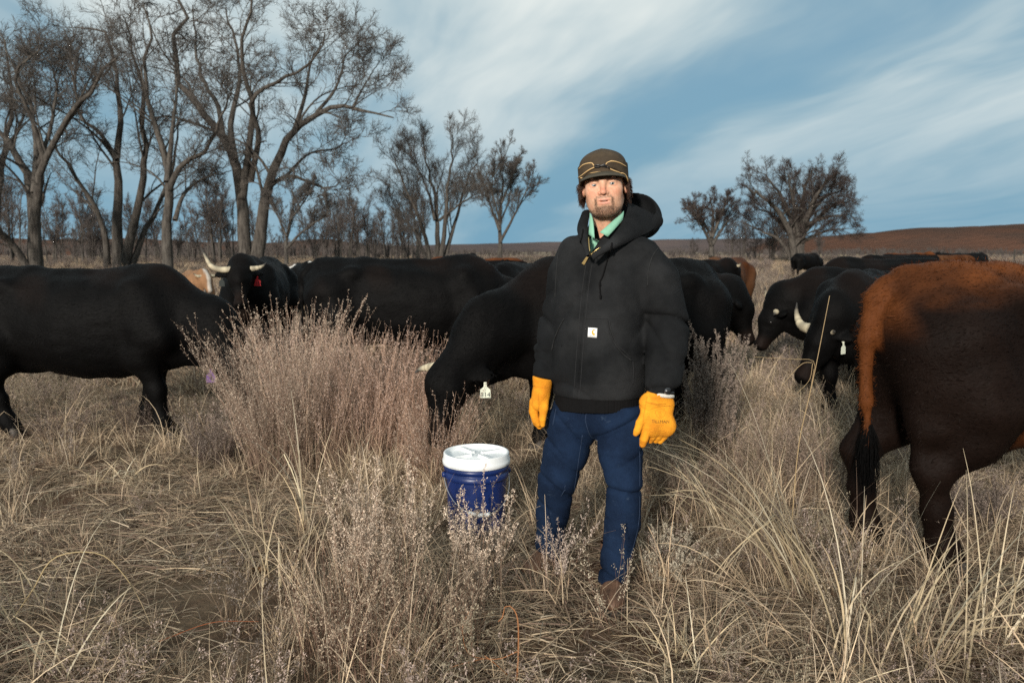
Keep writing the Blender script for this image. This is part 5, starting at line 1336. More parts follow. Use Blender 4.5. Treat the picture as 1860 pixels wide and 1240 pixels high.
def build_trees():
    def big(label, D, limbs, seed, rad, plan=BIG, **kw):
        """limbs: (pixel path, base radius, tip radius, depth drift)"""
        b = tpath([limbs[0][0][0]], D)[0]; b = np.array((b[0], D, float(ground_z(b[0], D)) - 0.15))
        L = []
        for pl, r0, r1, sp in limbs:
            p = tpath(pl, D, sp); 
            if pl[0][1] > 468: p[0][2] = b[2]
            L.append((p, r0 * rad, r1 * rad))
        return tree('cottonwood_tree', label, b, L, plan, seed, **kw)
    # biggest, double trunk
    big('tallest bare cottonwood with a double trunk and a long limb reaching right', 52, [
        ([(448, 495), (442, 420), (440, 360), (425, 290), (405, 250), (375, 210), (330, 165), (322, 100), (330, 30), (300, -40)], 0.62, 0.08, 3),
        ([(462, 495), (475, 410), (488, 340), (505, 280), (535, 235), (575, 205), (620, 195), (660, 198), (715, 214)], 0.62, 0.05, -4),
        ([(440, 360), (452, 270), (458, 190), (440, 120), (448, 40), (470, -30)], 0.36, 0.06, -3), ([(425, 290), (420, 220), (435, 150), (425, 70), (410, 10)], 0.30, 0.05, 4),
        ([(455, 330), (470, 240), (455, 190), (500, 150), (560, 120), (590, 60)], 0.28, 0.05, -5), ([(405, 250), (395, 190), (365, 140), (355, 80), (350, 10)], 0.24, 0.05, 5),
        ([(535, 235), (555, 170), (565, 110), (600, 60)], 0.20, 0.04, 3), ([(488, 340), (520, 320), (560, 330), (585, 340), (625, 330)], 0.20, 0.03, -5), ([(575, 205), (610, 160), (630, 100), (660, 70)], 0.16, 0.03, 2),
        ([(640, 196), (665, 150), (690, 110)], 0.11, 0.03, 1), ([(520, 320), (560, 280), (610, 270), (645, 250)], 0.14, 0.03, 3)], 4, 0.80)
    big('bare cottonwood left of the tallest, trunk splitting low into three stems', 56, [
        ([(215, 490), (213, 420), (215, 340), (213, 290), (220, 220), (215, 140), (190, 60), (135, 50)], 0.55, 0.05, 2), ([(222, 490), (245, 400), (262, 310), (262, 240), (258, 160), (240, 90), (225, 30)], 0.50, 0.05, -4),
        ([(235, 490), (262, 420), (290, 370), (310, 310), (325, 250), (320, 200)], 0.34, 0.04, 4), ([(195, 490), (190, 420), (165, 360), (130, 310), (85, 250), (50, 210)], 0.36, 0.04, -3),
        ([(213, 290), (180, 240), (145, 210), (135, 130), (150, 60)], 0.22, 0.04, 4), ([(85, 280), (130, 210), (170, 155), (215, 105)], 0.26, 0.06, -6)], 7, 0.78)
    big('slender bare cottonwood standing between two bigger ones', 47, [
        ([(305, 498), (303, 420), (308, 360), (300, 290), (275, 210), (262, 140), (270, 70), (260, 10)], 0.46, 0.05, 2), ([(306, 345), (330, 300), (375, 270), (400, 215), (420, 170)], 0.26, 0.04, -3),
        ([(318, 400), (335, 350), (370, 325), (420, 310)], 0.20, 0.03, 4), ([(303, 330), (312, 250), (320, 170), (315, 90)], 0.24, 0.04, 3)], 9, 0.78)
    big('leaning bare cottonwood with a thick trunk at the left edge', 49, [
        ([(65, 488), (62, 420), (55, 340), (35, 280), (0, 240), (-40, 200)], 0.62, 0.10, 2), ([(65, 488), (66, 380), (80, 290), (130, 210), (175, 150), (212, 106)], 0.46, 0.07, -4),
        ([(60, 480), (20, 440), (-15, 410), (-60, 380)], 0.36, 0.08, -4), ([(62, 350), (65, 270), (55, 190), (20, 110), (0, 60)], 0.26, 0.05, 4), ([(80, 290), (60, 220), (30, 140), (75, 80)], 0.22, 0.05, -2), ([(70, 300), (95, 220), (100, 140), (75, 95)], 0.20, 0.04, 2)], 12, 0.80)
    big('bare cottonwood cut by the left edge of the frame', 62, [
        ([(-20, 485), (-10, 400), (0, 320), (15, 240), (25, 160), (10, 80)], 0.55, 0.06, 2), ([(-18, 400), (-60, 320), (-80, 230), (-70, 120)], 0.40, 0.05, -3), ([(8, 280), (40, 220), (55, 150)], 0.22, 0.04, 3), ([(0, 330), (-30, 260), (-20, 170), (-30, 100)], 0.26, 0.04, -3)], 14, 0.85)
    SM = [dict(m=9, t0=0.25, ang=(15, 38), ratio=(0.30, 0.50), lift=0.42, segs=7, curve=0.5, rscale=0.40, to='wood', k=4, gnarl=0.05, rmin=0.022, taper=0.2),
          dict(m=7, t0=0.12, ang=(18, 45), ratio=(0.42, 0.64), lift=0.30, segs=5, curve=0.5, rscale=0.50, gnarl=0.07, k=3, rmin=0.012, taper=0.3),
          dict(m=6, t0=0.10, ang=(18, 48), ratio=(0.45, 0.70), lift=0.22, segs=4, curve=0.5, rscale=0.55, gnarl=0.08, k=3, rmin=0.0085, taper=0.4),
          dict(m=6, t0=0.05, ang=(15, 42), ratio=(0.6, 1.0), lift=0.15, segs=2, curve=0.5, rscale=0.7, gnarl=0.08, k=3, rmin=0.0068, taper=0.4)]
    big('small bare tree right of the tallest cottonwood, its crown low', 44, [
        ([(520, 492), (521, 440), (530, 390), (535, 340)], 0.20, 0.04, 1), ([(522, 450), (550, 420), (580, 400), (600, 380)], 0.12, 0.03, -2), ([(521, 430), (505, 395), (490, 365)], 0.10, 0.03, 2), ([(526, 400), (550, 370), (565, 345)], 0.10, 0.02, 2)], 17, 0.75, SM, tm=M_TWIG)
    big('broad bare tree with many upright stems left of the person', 58, [
        ([(793, 480), (795, 420), (790, 360), (775, 300), (765, 245)], 0.34, 0.05, 2), ([(785, 480), (770, 420), (745, 360), (725, 310), (710, 270)], 0.28, 0.04, -3), ([(797, 480), (810, 400), (815, 330), (825, 260), (822, 245)], 0.32, 0.05, -2),
        ([(800, 480), (825, 410), (845, 340), (868, 285)], 0.28, 0.04, 3), ([(780, 480), (760, 430), (730, 395), (700, 370)], 0.20, 0.03, 4), ([(798, 400), (830, 375), (860, 355)], 0.16, 0.03, -3), ([(790, 400), (775, 340), (745, 280)], 0.18, 0.03, 2), ([(758, 480), (756, 420), (740, 350)], 0.2, 0.03, 4)], 19, 0.72, SM)
    big('narrow bare tree with an upright crown just left of the person', 50, [
        ([(907, 492), (908, 440), (909, 380), (912, 320), (915, 285)], 0.24, 0.04, 1), ([(908, 440), (930, 400), (950, 360), (968, 325)], 0.14, 0.03, -2), ([(908, 420), (890, 370), (878, 330)], 0.14, 0.03, 2), ([(910, 370), (930, 325), (938, 300)], 0.12, 0.03, 2), ([(907, 410), (925, 360), (930, 320)], 0.10, 0.02, 2), ([(908, 400), (895, 350), (897, 310)], 0.10, 0.02, -2)], 23, 0.78, SM)
    SPR = [dict(m=10, t0=0.15, ang=(25, 55), ratio=(0.32, 0.52), lift=0.25, segs=7, curve=0.6, rscale=0.42, to='wood', k=4, gnarl=0.06, rmin=0.04, taper=0.2),
           dict(m=7, t0=0.12, ang=(22, 55), ratio=(0.42, 0.62), lift=0.15, segs=5, curve=0.6, rscale=0.50, gnarl=0.08, k=3, rmin=0.020, taper=0.3),
           dict(m=7, t0=0.10, ang=(22, 55), ratio=(0.45, 0.68), lift=0.12, segs=4, curve=0.6, rscale=0.55, gnarl=0.10, k=3, rmin=0.013, taper=0.4),
           dict(m=6, t0=0.05, ang=(18, 50), ratio=(0.55, 0.95), lift=0.10, segs=2, curve=0.6, rscale=0.7, gnarl=0.10, k=3, rmin=0.0095, taper=0.4)]
    big('wide spreading dark bare tree on the right', 85, [
        ([(1448, 470), (1450, 430), (1455, 390), (1462, 340), (1475, 312)], 0.62, 0.08, 3), ([(1446, 470), (1435, 420), (1410, 380), (1375, 350), (1345, 335)], 0.52, 0.06, -4), ([(1450, 470), (1462, 410), (1490, 365), (1515, 350), (1540, 345)], 0.52, 0.06, 4),
        ([(1450, 440), (1430, 380), (1405, 335), (1385, 315)], 0.40, 0.06, 4), ([(1455, 420), (1480, 360), (1505, 325), (1520, 315)], 0.40, 0.06, -4), ([(1444, 470), (1420, 440), (1385, 420), (1350, 405)], 0.30, 0.05, 3), ([(1460, 410), (1500, 395), (1525, 392), (1545, 388)], 0.28, 0.04, -3), ([(1450, 430), (1440, 360), (1430, 315)], 0.34, 0.05, -2), ([(1452, 430), (1475, 380), (1490, 330)], 0.3, 0.05, 3), ([(1440, 430), (1400, 390), (1365, 375)], 0.3, 0.04, 4), ([(1462, 420), (1510, 375), (1545, 365)], 0.3, 0.04, 3), ([(1455, 440), (1500, 420), (1535, 415)], 0.24, 0.04, -3)], 29, 0.95, SPR, tm=M_TWIG_DARK)
    big('smaller rounded bare tree beside the wide spreading one', 80, [
        ([(1292, 466), (1293, 430), (1295, 390), (1290, 360)], 0.34, 0.06, 2), ([(1292, 445), (1275, 410), (1252, 385)], 0.24, 0.04, -3), ([(1293, 445), (1315, 410), (1332, 385)], 0.24, 0.04, 3), ([(1293, 430), (1268, 385), (1258, 365)], 0.2, 0.04, 2), ([(1294, 430), (1312, 385), (1320, 362)], 0.2, 0.04, -2)], 31, 0.9, SPR, tm=M_TWIG_DARK)
    # smaller trees of the creek line behind: three kinds, copied
    def proto(seed, H, stems, mat):
        rs = np.random.RandomState(seed); L = []
        for i in range(stems):
            a = rs.rand() * 6.28; b = np.array((math.cos(a), math.sin(a), 0)) * 0.12 * H * (stems > 1) * rs.rand(); lean = np.array((math.cos(a), math.sin(a), 0)) * H * rs.uniform(0.05, 0.28)
            L.append((np.array([b + (0, 0, -0.2), b + lean * 0.25 + (0, 0, H * 0.35), b + lean * 0.7 + (0, 0, H * 0.7), b + lean + (0, 0, H * rs.uniform(0.85, 1.0))]), 0.015 * H, 0.004 * H))
        pl = [dict(m=9, t0=0.18, ang=(22, 55), ratio=(0.25, 0.42), lift=0.30, segs=5, curve=0.5, rscale=0.5, k=3, gnarl=0.06, rmin=0.03), dict(m=7, t0=0.12, ang=(20, 55), ratio=(0.45, 0.7), lift=0.25, segs=4, curve=0.5, rscale=0.6, k=3, rmin=0.022, gnarl=0.08), dict(m=8, t0=0.1, ang=(20, 50), ratio=(0.5, 0.85), lift=0.2, segs=2, curve=0.5, rscale=0.6, k=3, rmin=0.016, gnarl=0.08)]
        w, t = grow(L, rs, pl); return mesh_np('trunk', *w), mesh_np('crown', *t)
    protos = [proto(51, 9.0, 4, None), proto(52, 8.0, 6, None), proto(53, 7.0, 3, None)]
    for tm, cm in protos: tm.materials.append(M_BARK); cm.materials.append(M_THICKET)
    rs = np.random.RandomState(77)
    ORD = 'first second third fourth fifth sixth seventh eighth ninth tenth eleventh twelfth thirteenth fourteenth fifteenth sixteenth'.split()
    def row(spots, label, group):
        for i, (px, D, sc) in enumerate(sorted(spots)): plant(px, D, sc, rs.randint(3), ORD[i] + ' ' + label, group)
    def plant(px, D, sc, k, label, group, kind='bare_tree'):
        p = P(px, 455, D); rt = thing(kind, label, 'tree', (p[0], D, float(ground_z(p[0], D))), rs.rand() * 6.28, group); rt.scale = (sc, sc, sc * rs.uniform(0.9, 1.1))
        for nm, me in zip(('trunk', 'crown'), protos[k]):
            o = bpy.data.objects.new(nm, me); COL.objects.link(o); o.parent = rt
    g1 = 'bare creek trees behind the cottonwoods'
    row(((345, 95, 1.0), (372, 105, 1.15), (398, 92, 1.05), (420, 110, 0.9), (255, 100, 0.9), (150, 90, 0.9), (110, 98, 1.05), (20, 88, 1.0), (-15, 95, 1.1), (-60, 92, 1.1), (185, 105, 0.8), (290, 112, 0.9), (320, 90, 0.55), (140, 78, 0.55), (95, 82, 0.6), (165, 84, 0.5)), 'small grey bare tree from the left behind the big cottonwood trunks', g1)
    g2 = 'bare thicket trees between the cottonwoods and the broad tree'
    row(((470, 120, 0.8), (548, 118, 0.75), (575, 110, 0.85), (612, 115, 0.95), (632, 108, 0.9), (655, 118, 1.0), (672, 112, 0.95), (700, 105, 0.75), (718, 100, 0.8), (738, 104, 0.85), (755, 98, 0.8), (590, 130, 0.8), (500, 115, 0.6), (685, 122, 0.8)), 'small bare tree from the left in the thicket row beyond the cottonwoods', g2)
    g3 = 'small trees under the wide spreading tree'
    row(((1376, 100, 0.62), (1400, 96, 0.62), (1330, 110, 0.6), (1352, 120, 0.7), (1258, 115, 0.45), (1425, 120, 0.6), (1490, 125, 0.5)), 'small dark bare tree from the left, standing low by the spreading tree', g3)
    # far brush along the foot of the ridge: a grey-brown mass, no single plant can be told apart
    n = 1900; px = np.where(rs.rand(n) < 0.62, rs.uniform(-250, 860, n), rs.uniform(860, 2050, n)); D = rs.uniform(125, 330, n); x = (px - 930) / FPX * D
    C = []; Rr = []
    hgt = rs.uniform(0.8, 3.0, n) * np.where(px < 760, 1.45, 0.8)
    for j in range(11):
        a = rs.rand(n) * 6.28; sp = hgt * rs.uniform(0.1, 0.6, n)
        C.append(np.stack([np.stack([x, D, 0 * x], 1), np.stack([x + np.cos(a) * sp * 0.4, D + np.sin(a) * sp * 0.4, hgt * 0.55], 1), np.stack([x + np.cos(a) * sp, D + np.sin(a) * sp, hgt * rs.uniform(0.7, 1.0, n)], 1)], 1)); Rr.append(np.tile(np.array((0.05, 0.045, 0.03)), (n, 1)))
    V, Q = prisms(np.concatenate(C), np.concatenate(Rr), 3)
    tag(obj('far_brush', mesh_np('far_brush', V, Q), M_THICKET), 'low grey-brown brush strung along the far edge of the pasture', 'brush', kind='stuff')
    # fence posts on the right
    for i, (px, py) in enumerate(((1592, 452), (1622, 452), (1843, 450))):
        D = 60.0; p = P(px, 455, D)
        V, Q = tube(np.array(((0, 0, -0.2), (0.01, 0, 0.8), (0.03, 0.01, 1.55))), (0.085, 0.08, 0.07), 8)
        o = obj('fence_post', mesh_np('fence_post', V, Q), M_BARK); o.location = (p[0], D, 0)
        tag(o, ('weathered wooden fence post left of the pair behind the cattle', 'weathered wooden fence post right of the pair behind the cattle', 'weathered wooden fence post near the right edge of the far pasture')[i], 'fence post', 'fence posts')
build_trees()
# ------------------------------------------------------------------ weeds, bunch grass, ground cover
M_STRAW = material('dry_straw', attr=True, rough=0.75, spec=0.2, rand=0.25, transl=0.25)
M_WEED = material('dry_weed', attr=True, rough=0.9, spec=0.1, rand=0.2, transl=0.15)
STRAWS = np.array([(0.52, 0.40, 0.24), (0.38, 0.28, 0.165), (0.26, 0.185, 0.115), (0.46, 0.365, 0.235), (0.18, 0.122, 0.080), (0.12, 0.08, 0.052), (0.29, 0.225, 0.135)])

def blades(rs, n, base, L, lean, w, droop=0.6, segs=6, kink=0.15, dirs=None, cols=STRAWS, bright=1.0, hue=None):
    """grass blades: base (n,3) or radius; returns V, Q, colours"""
    if np.isscalar(base):
        a = rs.rand(n) * 6.28; r = base * np.sqrt(rs.rand(n)); base = np.stack([np.cos(a) * r, np.sin(a) * r, 0 * r], 1)
    az = rs.rand(n) * 6.28 if dirs is None else dirs + rs.randn(n) * 0.5
    out = np.stack([np.cos(az), np.sin(az), 0 * az], 1)
    ln = rs.uniform(L[0], L[1], n); th0 = np.radians(rs.uniform(lean[0], lean[1], n)); dr = droop * rs.uniform(0.2, 1.6, n)
    s = np.linspace(0, 1, segs + 1); pts = [base]; th = th0.copy()
    kk = np.where(rs.rand(n) < kink, rs.randint(2, segs, n), 99); ka = np.radians(rs.uniform(40, 110, n))
    sw = rs.randn(n, 3) * 0.06
    for j in range(segs):
        th = th0 + dr * s[j + 1] ** 1.8 + np.where(j >= kk, ka, 0)
        d = out * np.sin(th)[:, None] + np.array((0, 0, 1.0)) * np.cos(th)[:, None] + sw * s[j]
        pts.append(pts[-1] + d * (ln / segs)[:, None])
    C = np.stack(pts, 1)
    W = (rs.uniform(w[0], w[1], n)[:, None]) * (1 - 0.85 * s[None] ** 1.7)
    side = np.stack([-np.sin(az), np.cos(az), 0.35 * rs.randn(n)], 1); side = nrm(side + 0.5 * rs.randn(n, 3))
    V, Q = ribbons(C, W, side)
    c = cols[rs.randint(len(cols), size=n)] * rs.uniform(0.75, 1.2, (n, 1)) * bright
    return V, Q, np.repeat(np.minimum(c * np.array((1.20, 1.21, 1.36)), 0.75), (segs + 1) * 2, 0)

def weed_stems(rs, n, H, spread, r=0.0018, base=0.05, stem_c=(0.115, 0.062, 0.042), seed_c=(0.36, 0.27, 0.23), seeds=26, side=5, seed_from=0.45, seed_size=0.006, lean=None):
    """upright dry stems that fork into plumes of tiny pale seed heads"""
    a = rs.rand(n) * 6.28; rr = base * np.sqrt(rs.rand(n)); b = np.stack([np.cos(a) * rr, np.sin(a) * rr, 0 * rr - 0.01], 1)
    az = a + rs.randn(n) * 0.6; out = np.stack([np.cos(az), np.sin(az), 0 * az], 1)
    if lean is not None: out = out + np.array(lean)
    h = H * (1 - 0.6 * rs.rand(n) ** 1.3); sp = spread * np.sqrt(rs.rand(n)) * h
    s = np.linspace(0, 1, 8)
    C = b[:, None] + out[:, None] * (sp[:, None] * s[None] ** 1.35)[..., None] + np.array((0, 0, 1.0)) * (h[:, None] * s[None] * (1 - 0.06 * s[None]))[..., None] + np.cumsum(rs.randn(n, 8, 3) * 0.013, 1) * s[None, :, None]
    items = [prisms(C, np.tile(r * np.linspace(1, 0.35, 8), (n, 1)) * rs.uniform(0.7, 1.3, (n, 1)), 3)]
    sc = np.array(stem_c) * rs.uniform(0.7, 1.5, (n, 1)); sc = sc * np.where(rs.rand(n, 1) < 0.3, np.array((1.9, 2.0, 2.0)), 1.0)
    cols = [np.repeat(sc, 8 * 3, 0)]
    C2, R2 = spawn(C, np.tile(r * np.linspace(1, 0.35, 8), (n, 1)), side, rs, t0=0.35, t1=0.98, ang=(8, 22), ratio=(0.14, 0.30), lift=0.6, segs=3, curve=0.3, rscale=0.7, rmin=r * 0.4)
    items.append(prisms(C2, R2, 3)); cols.append(np.repeat(np.repeat(sc, side, 0) * 1.15, 4 * 3, 0))
    # seed heads on both stems and side shoots
    k = n * seeds; par = np.repeat(np.arange(n), seeds); t = seed_from + (1 - seed_from) * rs.rand(k) ** 0.8
    f = np.clip(t, 0, .999) * 7; i = f.astype(int); p1 = C[par, i] + (C[par, i + 1] - C[par, i]) * (f - i)[:, None]
    k2 = len(C2) * max(2, seeds // 4); par2 = np.repeat(np.arange(len(C2)), max(2, seeds // 4)); f = rs.uniform(0.2, 1, k2) * 2.999; i = f.astype(int)
    p2 = C2[par2, i] + (C2[par2, i + 1] - C2[par2, i]) * (f - i)[:, None]
    p = np.concatenate([p1, p2]); p = np.concatenate([p, p + rs.randn(len(p), 3) * 0.004]); p = p + rs.randn(len(p), 3) * 0.003
    d = nrm(rs.randn(len(p), 3) + np.array((0, 0, 1.2))); ln = seed_size * rs.uniform(0.6, 1.7, len(p)); sd = nrm(np.cross(d, rs.randn(len(p), 3)))
    CS = np.stack([p, p + d * ln[:, None]], 1); W = np.stack([ln * 0.15, ln * 0.24], 1)
    items.append(ribbons(CS, W, sd)); cc = np.array(seed_c) * rs.uniform(0.6, 1.45, (len(p), 1)); cols.append(np.repeat(cc, 4, 0))
    V, Q = join_np(items); return V, Q, np.concatenate(cols)

def joinc(items):
    V, Q = join_np([(a, b) for a, b, _ in items]); return V, Q, np.concatenate([c for _, _, c in items])

def plant(name, label, px, py, geo, mat, cat='weed', group=None, rz=0.0, at=None):
    g = ground_at(px, py) if at is None else np.array(at)
    rt = thing(name, label, cat, tuple(g), rz, group)
    for nm, (V, Q, c), m in geo: tag(part(nm, mesh_np(nm, V, Q, colors=c), m, rt), kind='stuff')
    return rt

PINK = (0.42, 0.33, 0.27); MAUVE = (0.205, 0.165, 0.138)
def build_weeds():
    rs = np.random.RandomState(3)
    def thicket(label, px, py, n, H, sp, base, seeds=22, seed_c=PINK, stem_c=(0.17, 0.105, 0.075), r=0.0015, lean=None, ss=0.0055, straw=0, name='weed_clump'):
        geo = [('stems', weed_stems(rs, n, H, sp, r, base, stem_c, seed_c, seeds, 5, 0.5, ss, lean), M_WEED)]
        if straw: geo.append(('grass_blades', blades(rs, straw, base * 1.5, (0.15, 0.42 + 0.25 * H), (3, 42), (0.0010, 0.0026), 0.7), M_STRAW))
        plant(name, label, px, py, geo, None)
    # the tall thicket between the two black cows, several plants grown together
    thicket('tall pink-plumed weed clump at the left end of the thicket, beside the purple ear tag', 505, 868, 300, 1.08, 0.40, 0.18, 22, (0.50, 0.40, 0.31), stem_c=(0.23, 0.155, 0.115), lean=(-0.12, 0, 0), straw=160)
    thicket('tall reddish weed clump in the middle of the thicket below the broadside cow', 570, 850, 300, 1.02, 0.42, 0.24, 14, (0.46, 0.34, 0.28), stem_c=(0.29, 0.20, 0.145), straw=160)
    thicket('reddish weed clump in the thicket, under the belly of the broadside cow', 655, 835, 300, 0.98, 0.38, 0.24, 12, (0.44, 0.32, 0.26), stem_c=(0.28, 0.185, 0.135), straw=140)
    thicket('reddish weed clump at the right end of the thicket, next to the grazing cow', 735, 830, 280, 0.92, 0.42, 0.22, 12, (0.44, 0.32, 0.26), stem_c=(0.25, 0.155, 0.11), lean=(0.12, 0, 0), straw=40)
    thicket('rear weed clump of the thicket, in front of the horned cow', 545, 800, 200, 1.16, 0.40, 0.20, 20, (0.50, 0.40, 0.31), stem_c=(0.23, 0.15, 0.11), straw=30)
    thicket('reddish weed clump hiding the muzzle of the grazing cow left of the bucket', 790, 880, 230, 0.62, 0.40, 0.14, 10, (0.44, 0.33, 0.26), stem_c=(0.24, 0.15, 0.105), straw=70)
    thicket('low tangled weed at the left foot of the thicket', 395, 845, 150, 0.45, 0.6, 0.12, 12, MAUVE, (0.085, 0.06, 0.05), straw=30)
    # foreground
    thicket('pale flowering weed left of the bucket in the foreground', 690, 1085, 85, 0.60, 0.26, 0.16, 30, (0.50, 0.40, 0.31), ss=0.0058, r=0.0013, straw=110)
    thicket('foreground weed clump at the bottom centre of the picture', 640, 1215, 110, 0.46, 0.34, 0.18, 12, (0.38, 0.30, 0.22), ss=0.0050, r=0.0012, straw=150)
    thicket('thin weed growing up in front of the blue bucket', 868, 1075, 26, 0.50, 0.32, 0.10, 40, (0.52, 0.42, 0.33), ss=0.0055, r=0.0013, straw=60)
    thicket('weed at the left shin of the person', 1000, 1092, 11, 0.42, 0.34, 0.07, 32, (0.48, 0.39, 0.33), ss=0.0055, r=0.0013, straw=50)
    thicket('wiry weed in front of the right shin of the person', 1108, 1140, 9, 0.42, 0.46, 0.05, 14, (0.42, 0.36, 0.27), ss=0.0055, r=0.0012, straw=14)
    thicket('small grey weed right of the boots of the person', 1205, 1060, 40, 0.30, 0.5, 0.08, 30, (0.36, 0.32, 0.25), r=0.0012, straw=40)
    thicket('foreground weed below the bucket, near the bottom edge', 800, 1180, 70, 0.38, 0.38, 0.16, 12, (0.38, 0.30, 0.22), r=0.0013, ss=0.0055, straw=110)
    # grey sage on the right
    thicket('tall grey-mauve sage clump right behind the person, level with the elbow', 1290, 842, 75, 0.98, 0.17, 0.12, 90, (0.25, 0.20, 0.165), (0.085, 0.058, 0.045), ss=0.0075, straw=30)
    thicket('grey sage clump below the horned cows', 1395, 905, 46, 0.56, 0.24, 0.18, 34, (0.23, 0.175, 0.135), (0.10, 0.064, 0.046), ss=0.0065, straw=110)
    thicket('grey sage clump left of the tail of the brown cow', 1490, 910, 36, 0.50, 0.24, 0.18, 34, (0.24, 0.185, 0.145), (0.10, 0.064, 0.046), ss=0.0065, straw=110)
    thicket('low brown sage between the person and the pale bunch grass', 1240, 940, 110, 0.46, 0.4, 0.18, 16, (0.22, 0.17, 0.13), (0.095, 0.06, 0.045), straw=90)
    thicket('grey weed at the far right beyond the brown cow legs', 1770, 960, 110, 0.34, 0.5, 0.14, 22, MAUVE, (0.08, 0.058, 0.05), straw=50)
    thicket('trampled dark brush under the left black cow', 265, 790, 110, 0.40, 0.75, 0.16, 10, (0.18, 0.14, 0.12), (0.075, 0.052, 0.042), straw=40)
    thicket('flattened dark brush in front of the left cow', 120, 800, 90, 0.32, 0.8, 0.16, 8, (0.18, 0.14, 0.12), (0.08, 0.055, 0.045), straw=60)
    # ---- pale bunch grass with long arching blades
    PALE = np.array([(0.56, 0.45, 0.27), (0.50, 0.39, 0.22), (0.44, 0.35, 0.20), (0.58, 0.49, 0.32)])
    def bunch(label, px, py, n, L, lean, sx=0.0, base=0.08, w=(0.0022, 0.0048), droop=0.75, kink=0.25, az=None, name='bunch_grass', thin=60):
        g = [('blades', blades(rs, n, base, L, lean, w, droop, 8, kink, az, PALE), M_STRAW), ('thin_blades', blades(rs, thin, base * 1.8, (L[0] * 0.3, L[1] * 0.6), (5, 55), (0.001, 0.002), 0.8, 6), M_STRAW)]
        plant(name, label, px, py, g, None, 'grass')
    bunch('big pale bunch grass leaning left, right of the person', 1470, 1085, 46, (0.6, 1.12), (12, 38), az=math.pi * 0.95, base=0.11, w=(0.0028, 0.0056), droop=0.9)
    bunch('pale bunch grass with upright stalks in front of the brown cow', 1555, 1215, 24, (0.5, 0.95), (2, 26), base=0.12, kink=0.35)
    bunch('pale bunch grass at the foot of the hind leg of the brown cow', 1690, 1215, 22, (0.45, 0.85), (4, 34), base=0.12, az=0.3, kink=0.3)
    bunch('pale bunch grass at the lower right corner', 1800, 1160, 16, (0.35, 0.8), (8, 45), base=0.12, az=0.4, kink=0.3)
    bunch('pale arching bunch grass below the yellow glove', 1300, 965, 30, (0.4, 0.75), (10, 45), base=0.09, az=2.6)
    bunch('low pale grass tuft at the bottom right of the boots', 1235, 1205, 46, (0.15, 0.36), (15, 65), base=0.12, w=(0.0016, 0.0032))
    bunch('pale grass with one broken arching blade at the lower left', 130, 1220, 12, (0.4, 0.7), (8, 40), base=0.12, kink=0.5)
    bunch('pale grass tuft at the left edge of the picture', 30, 1130, 12, (0.3, 0.6), (10, 45), base=0.12, kink=0.4)
    bunch('tall pale grass stalks standing before the thicket', 555, 975, 10, (0.55, 0.82), (0, 10), base=0.03, kink=0.5, w=(0.0028, 0.0048), thin=30)
    bunch('pale arching grass left of the flowering weed', 495, 1060, 16, (0.35, 0.65), (8, 45), base=0.08, kink=0.5, thin=40)
    bunch('green-tinged tall grass against the shoulder of the grazing cow', 835, 800, 12, (0.7, 1.05), (2, 22), base=0.05, w=(0.003, 0.005), kink=0.4)
    bunch('low curved grass under the left cow', 200, 880, 26, (0.2, 0.42), (20, 70), base=0.14, kink=0.3)
    # single tall bent stalk on the right
    def stalk(label, pix, D, w, col, name='grass_stalk', side=()):
        items = []
        for pl in (pix,) + tuple(side):
            pts = resample(np.array([P(x, y, D) for x, y in pl]), 22); n_ = np.linspace(1, 0.45, 22) * (w if pl is pix else w * 0.5)
            V, Q = tube(pts, n_, 5); items.append((V, Q, np.tile(np.array(col), (len(V), 1))))
        b = P(pix[0][0], pix[0][1], D); b[2] = float(ground_z(b[0], b[1])); rt = thing(name, label, 'grass', tuple(b))
        V, Q, c = joinc(items); part('stem', mesh_np('stem', V - b, Q, colors=c), M_STRAW, rt)
    D1 = ground_at(1436, 1000)[1]
    stalk('tall pale grass stalk with a bent side blade left of the brown cow', [(1436, 1000), (1442, 900), (1452, 800), (1470, 720), (1485, 650), (1507, 537)], D1, 0.0032, (0.55, 0.40, 0.22),
          side=([(1470, 720), (1477, 680), (1477, 655), (1440, 652), (1370, 648)], [(1476, 658), (1455, 662), (1420, 700)], [(1476, 660), (1470, 690), (1447, 715)]))
    D2 = 2.62
    stalk('curled orange-red grass blade at the bottom edge', [(936, 1262), (941, 1200), (941, 1130), (932, 1104), (918, 1100), (913, 1120), (905, 1128)], D2, 0.0042, (0.42, 0.19, 0.085), 'curled_blade',
          side=([(940, 1182), (910, 1195), (880, 1195), (850, 1185), (840, 1140), (852, 1110)], [(882, 1195), (860, 1200), (815, 1215), (812, 1250)], [(880, 1190), (900, 1205), (938, 1240)]))
    D3 = ground_at(335, 1130)[1]
    stalk('long straw blade bent over at the lower left', [(20, 1130), (60, 1070), (100, 1012), (180, 1005), (230, 1050), (262, 1105)], ground_at(60, 1130)[1], 0.0035, (0.52, 0.40, 0.22))
    # red curled litter blade at lower left
    stalk('thin reddish grass blade curling on the ground at the lower left', [(262, 1175), (300, 1160), (385, 1130), (470, 1128)], ground_at(360, 1175)[1], 0.0022, (0.36, 0.12, 0.05))
    # dead leaves and stones
    def leaf(px, py, sz, col, rz):
        g = ground_at(px, py); u, v = np.meshgrid(np.linspace(-1, 1, 7), np.linspace(-1, 1, 5), indexing='ij')
        X = u * sz; Yv = v * sz * 0.55 * np.sqrt(np.clip(1.02 - u ** 2, 0, 1)); Z = 0.02 + 0.35 * sz * (v ** 2) + 0.15 * sz * np.sin(3 * u) 
        i = (np.arange(6)[:, None] * 5 + np.arange(4)[None]).ravel()
        V = np.stack([X, Yv, Z], -1).reshape(-1, 3); Qd = np.stack([i, i + 5, i + 6, i + 1], 1)
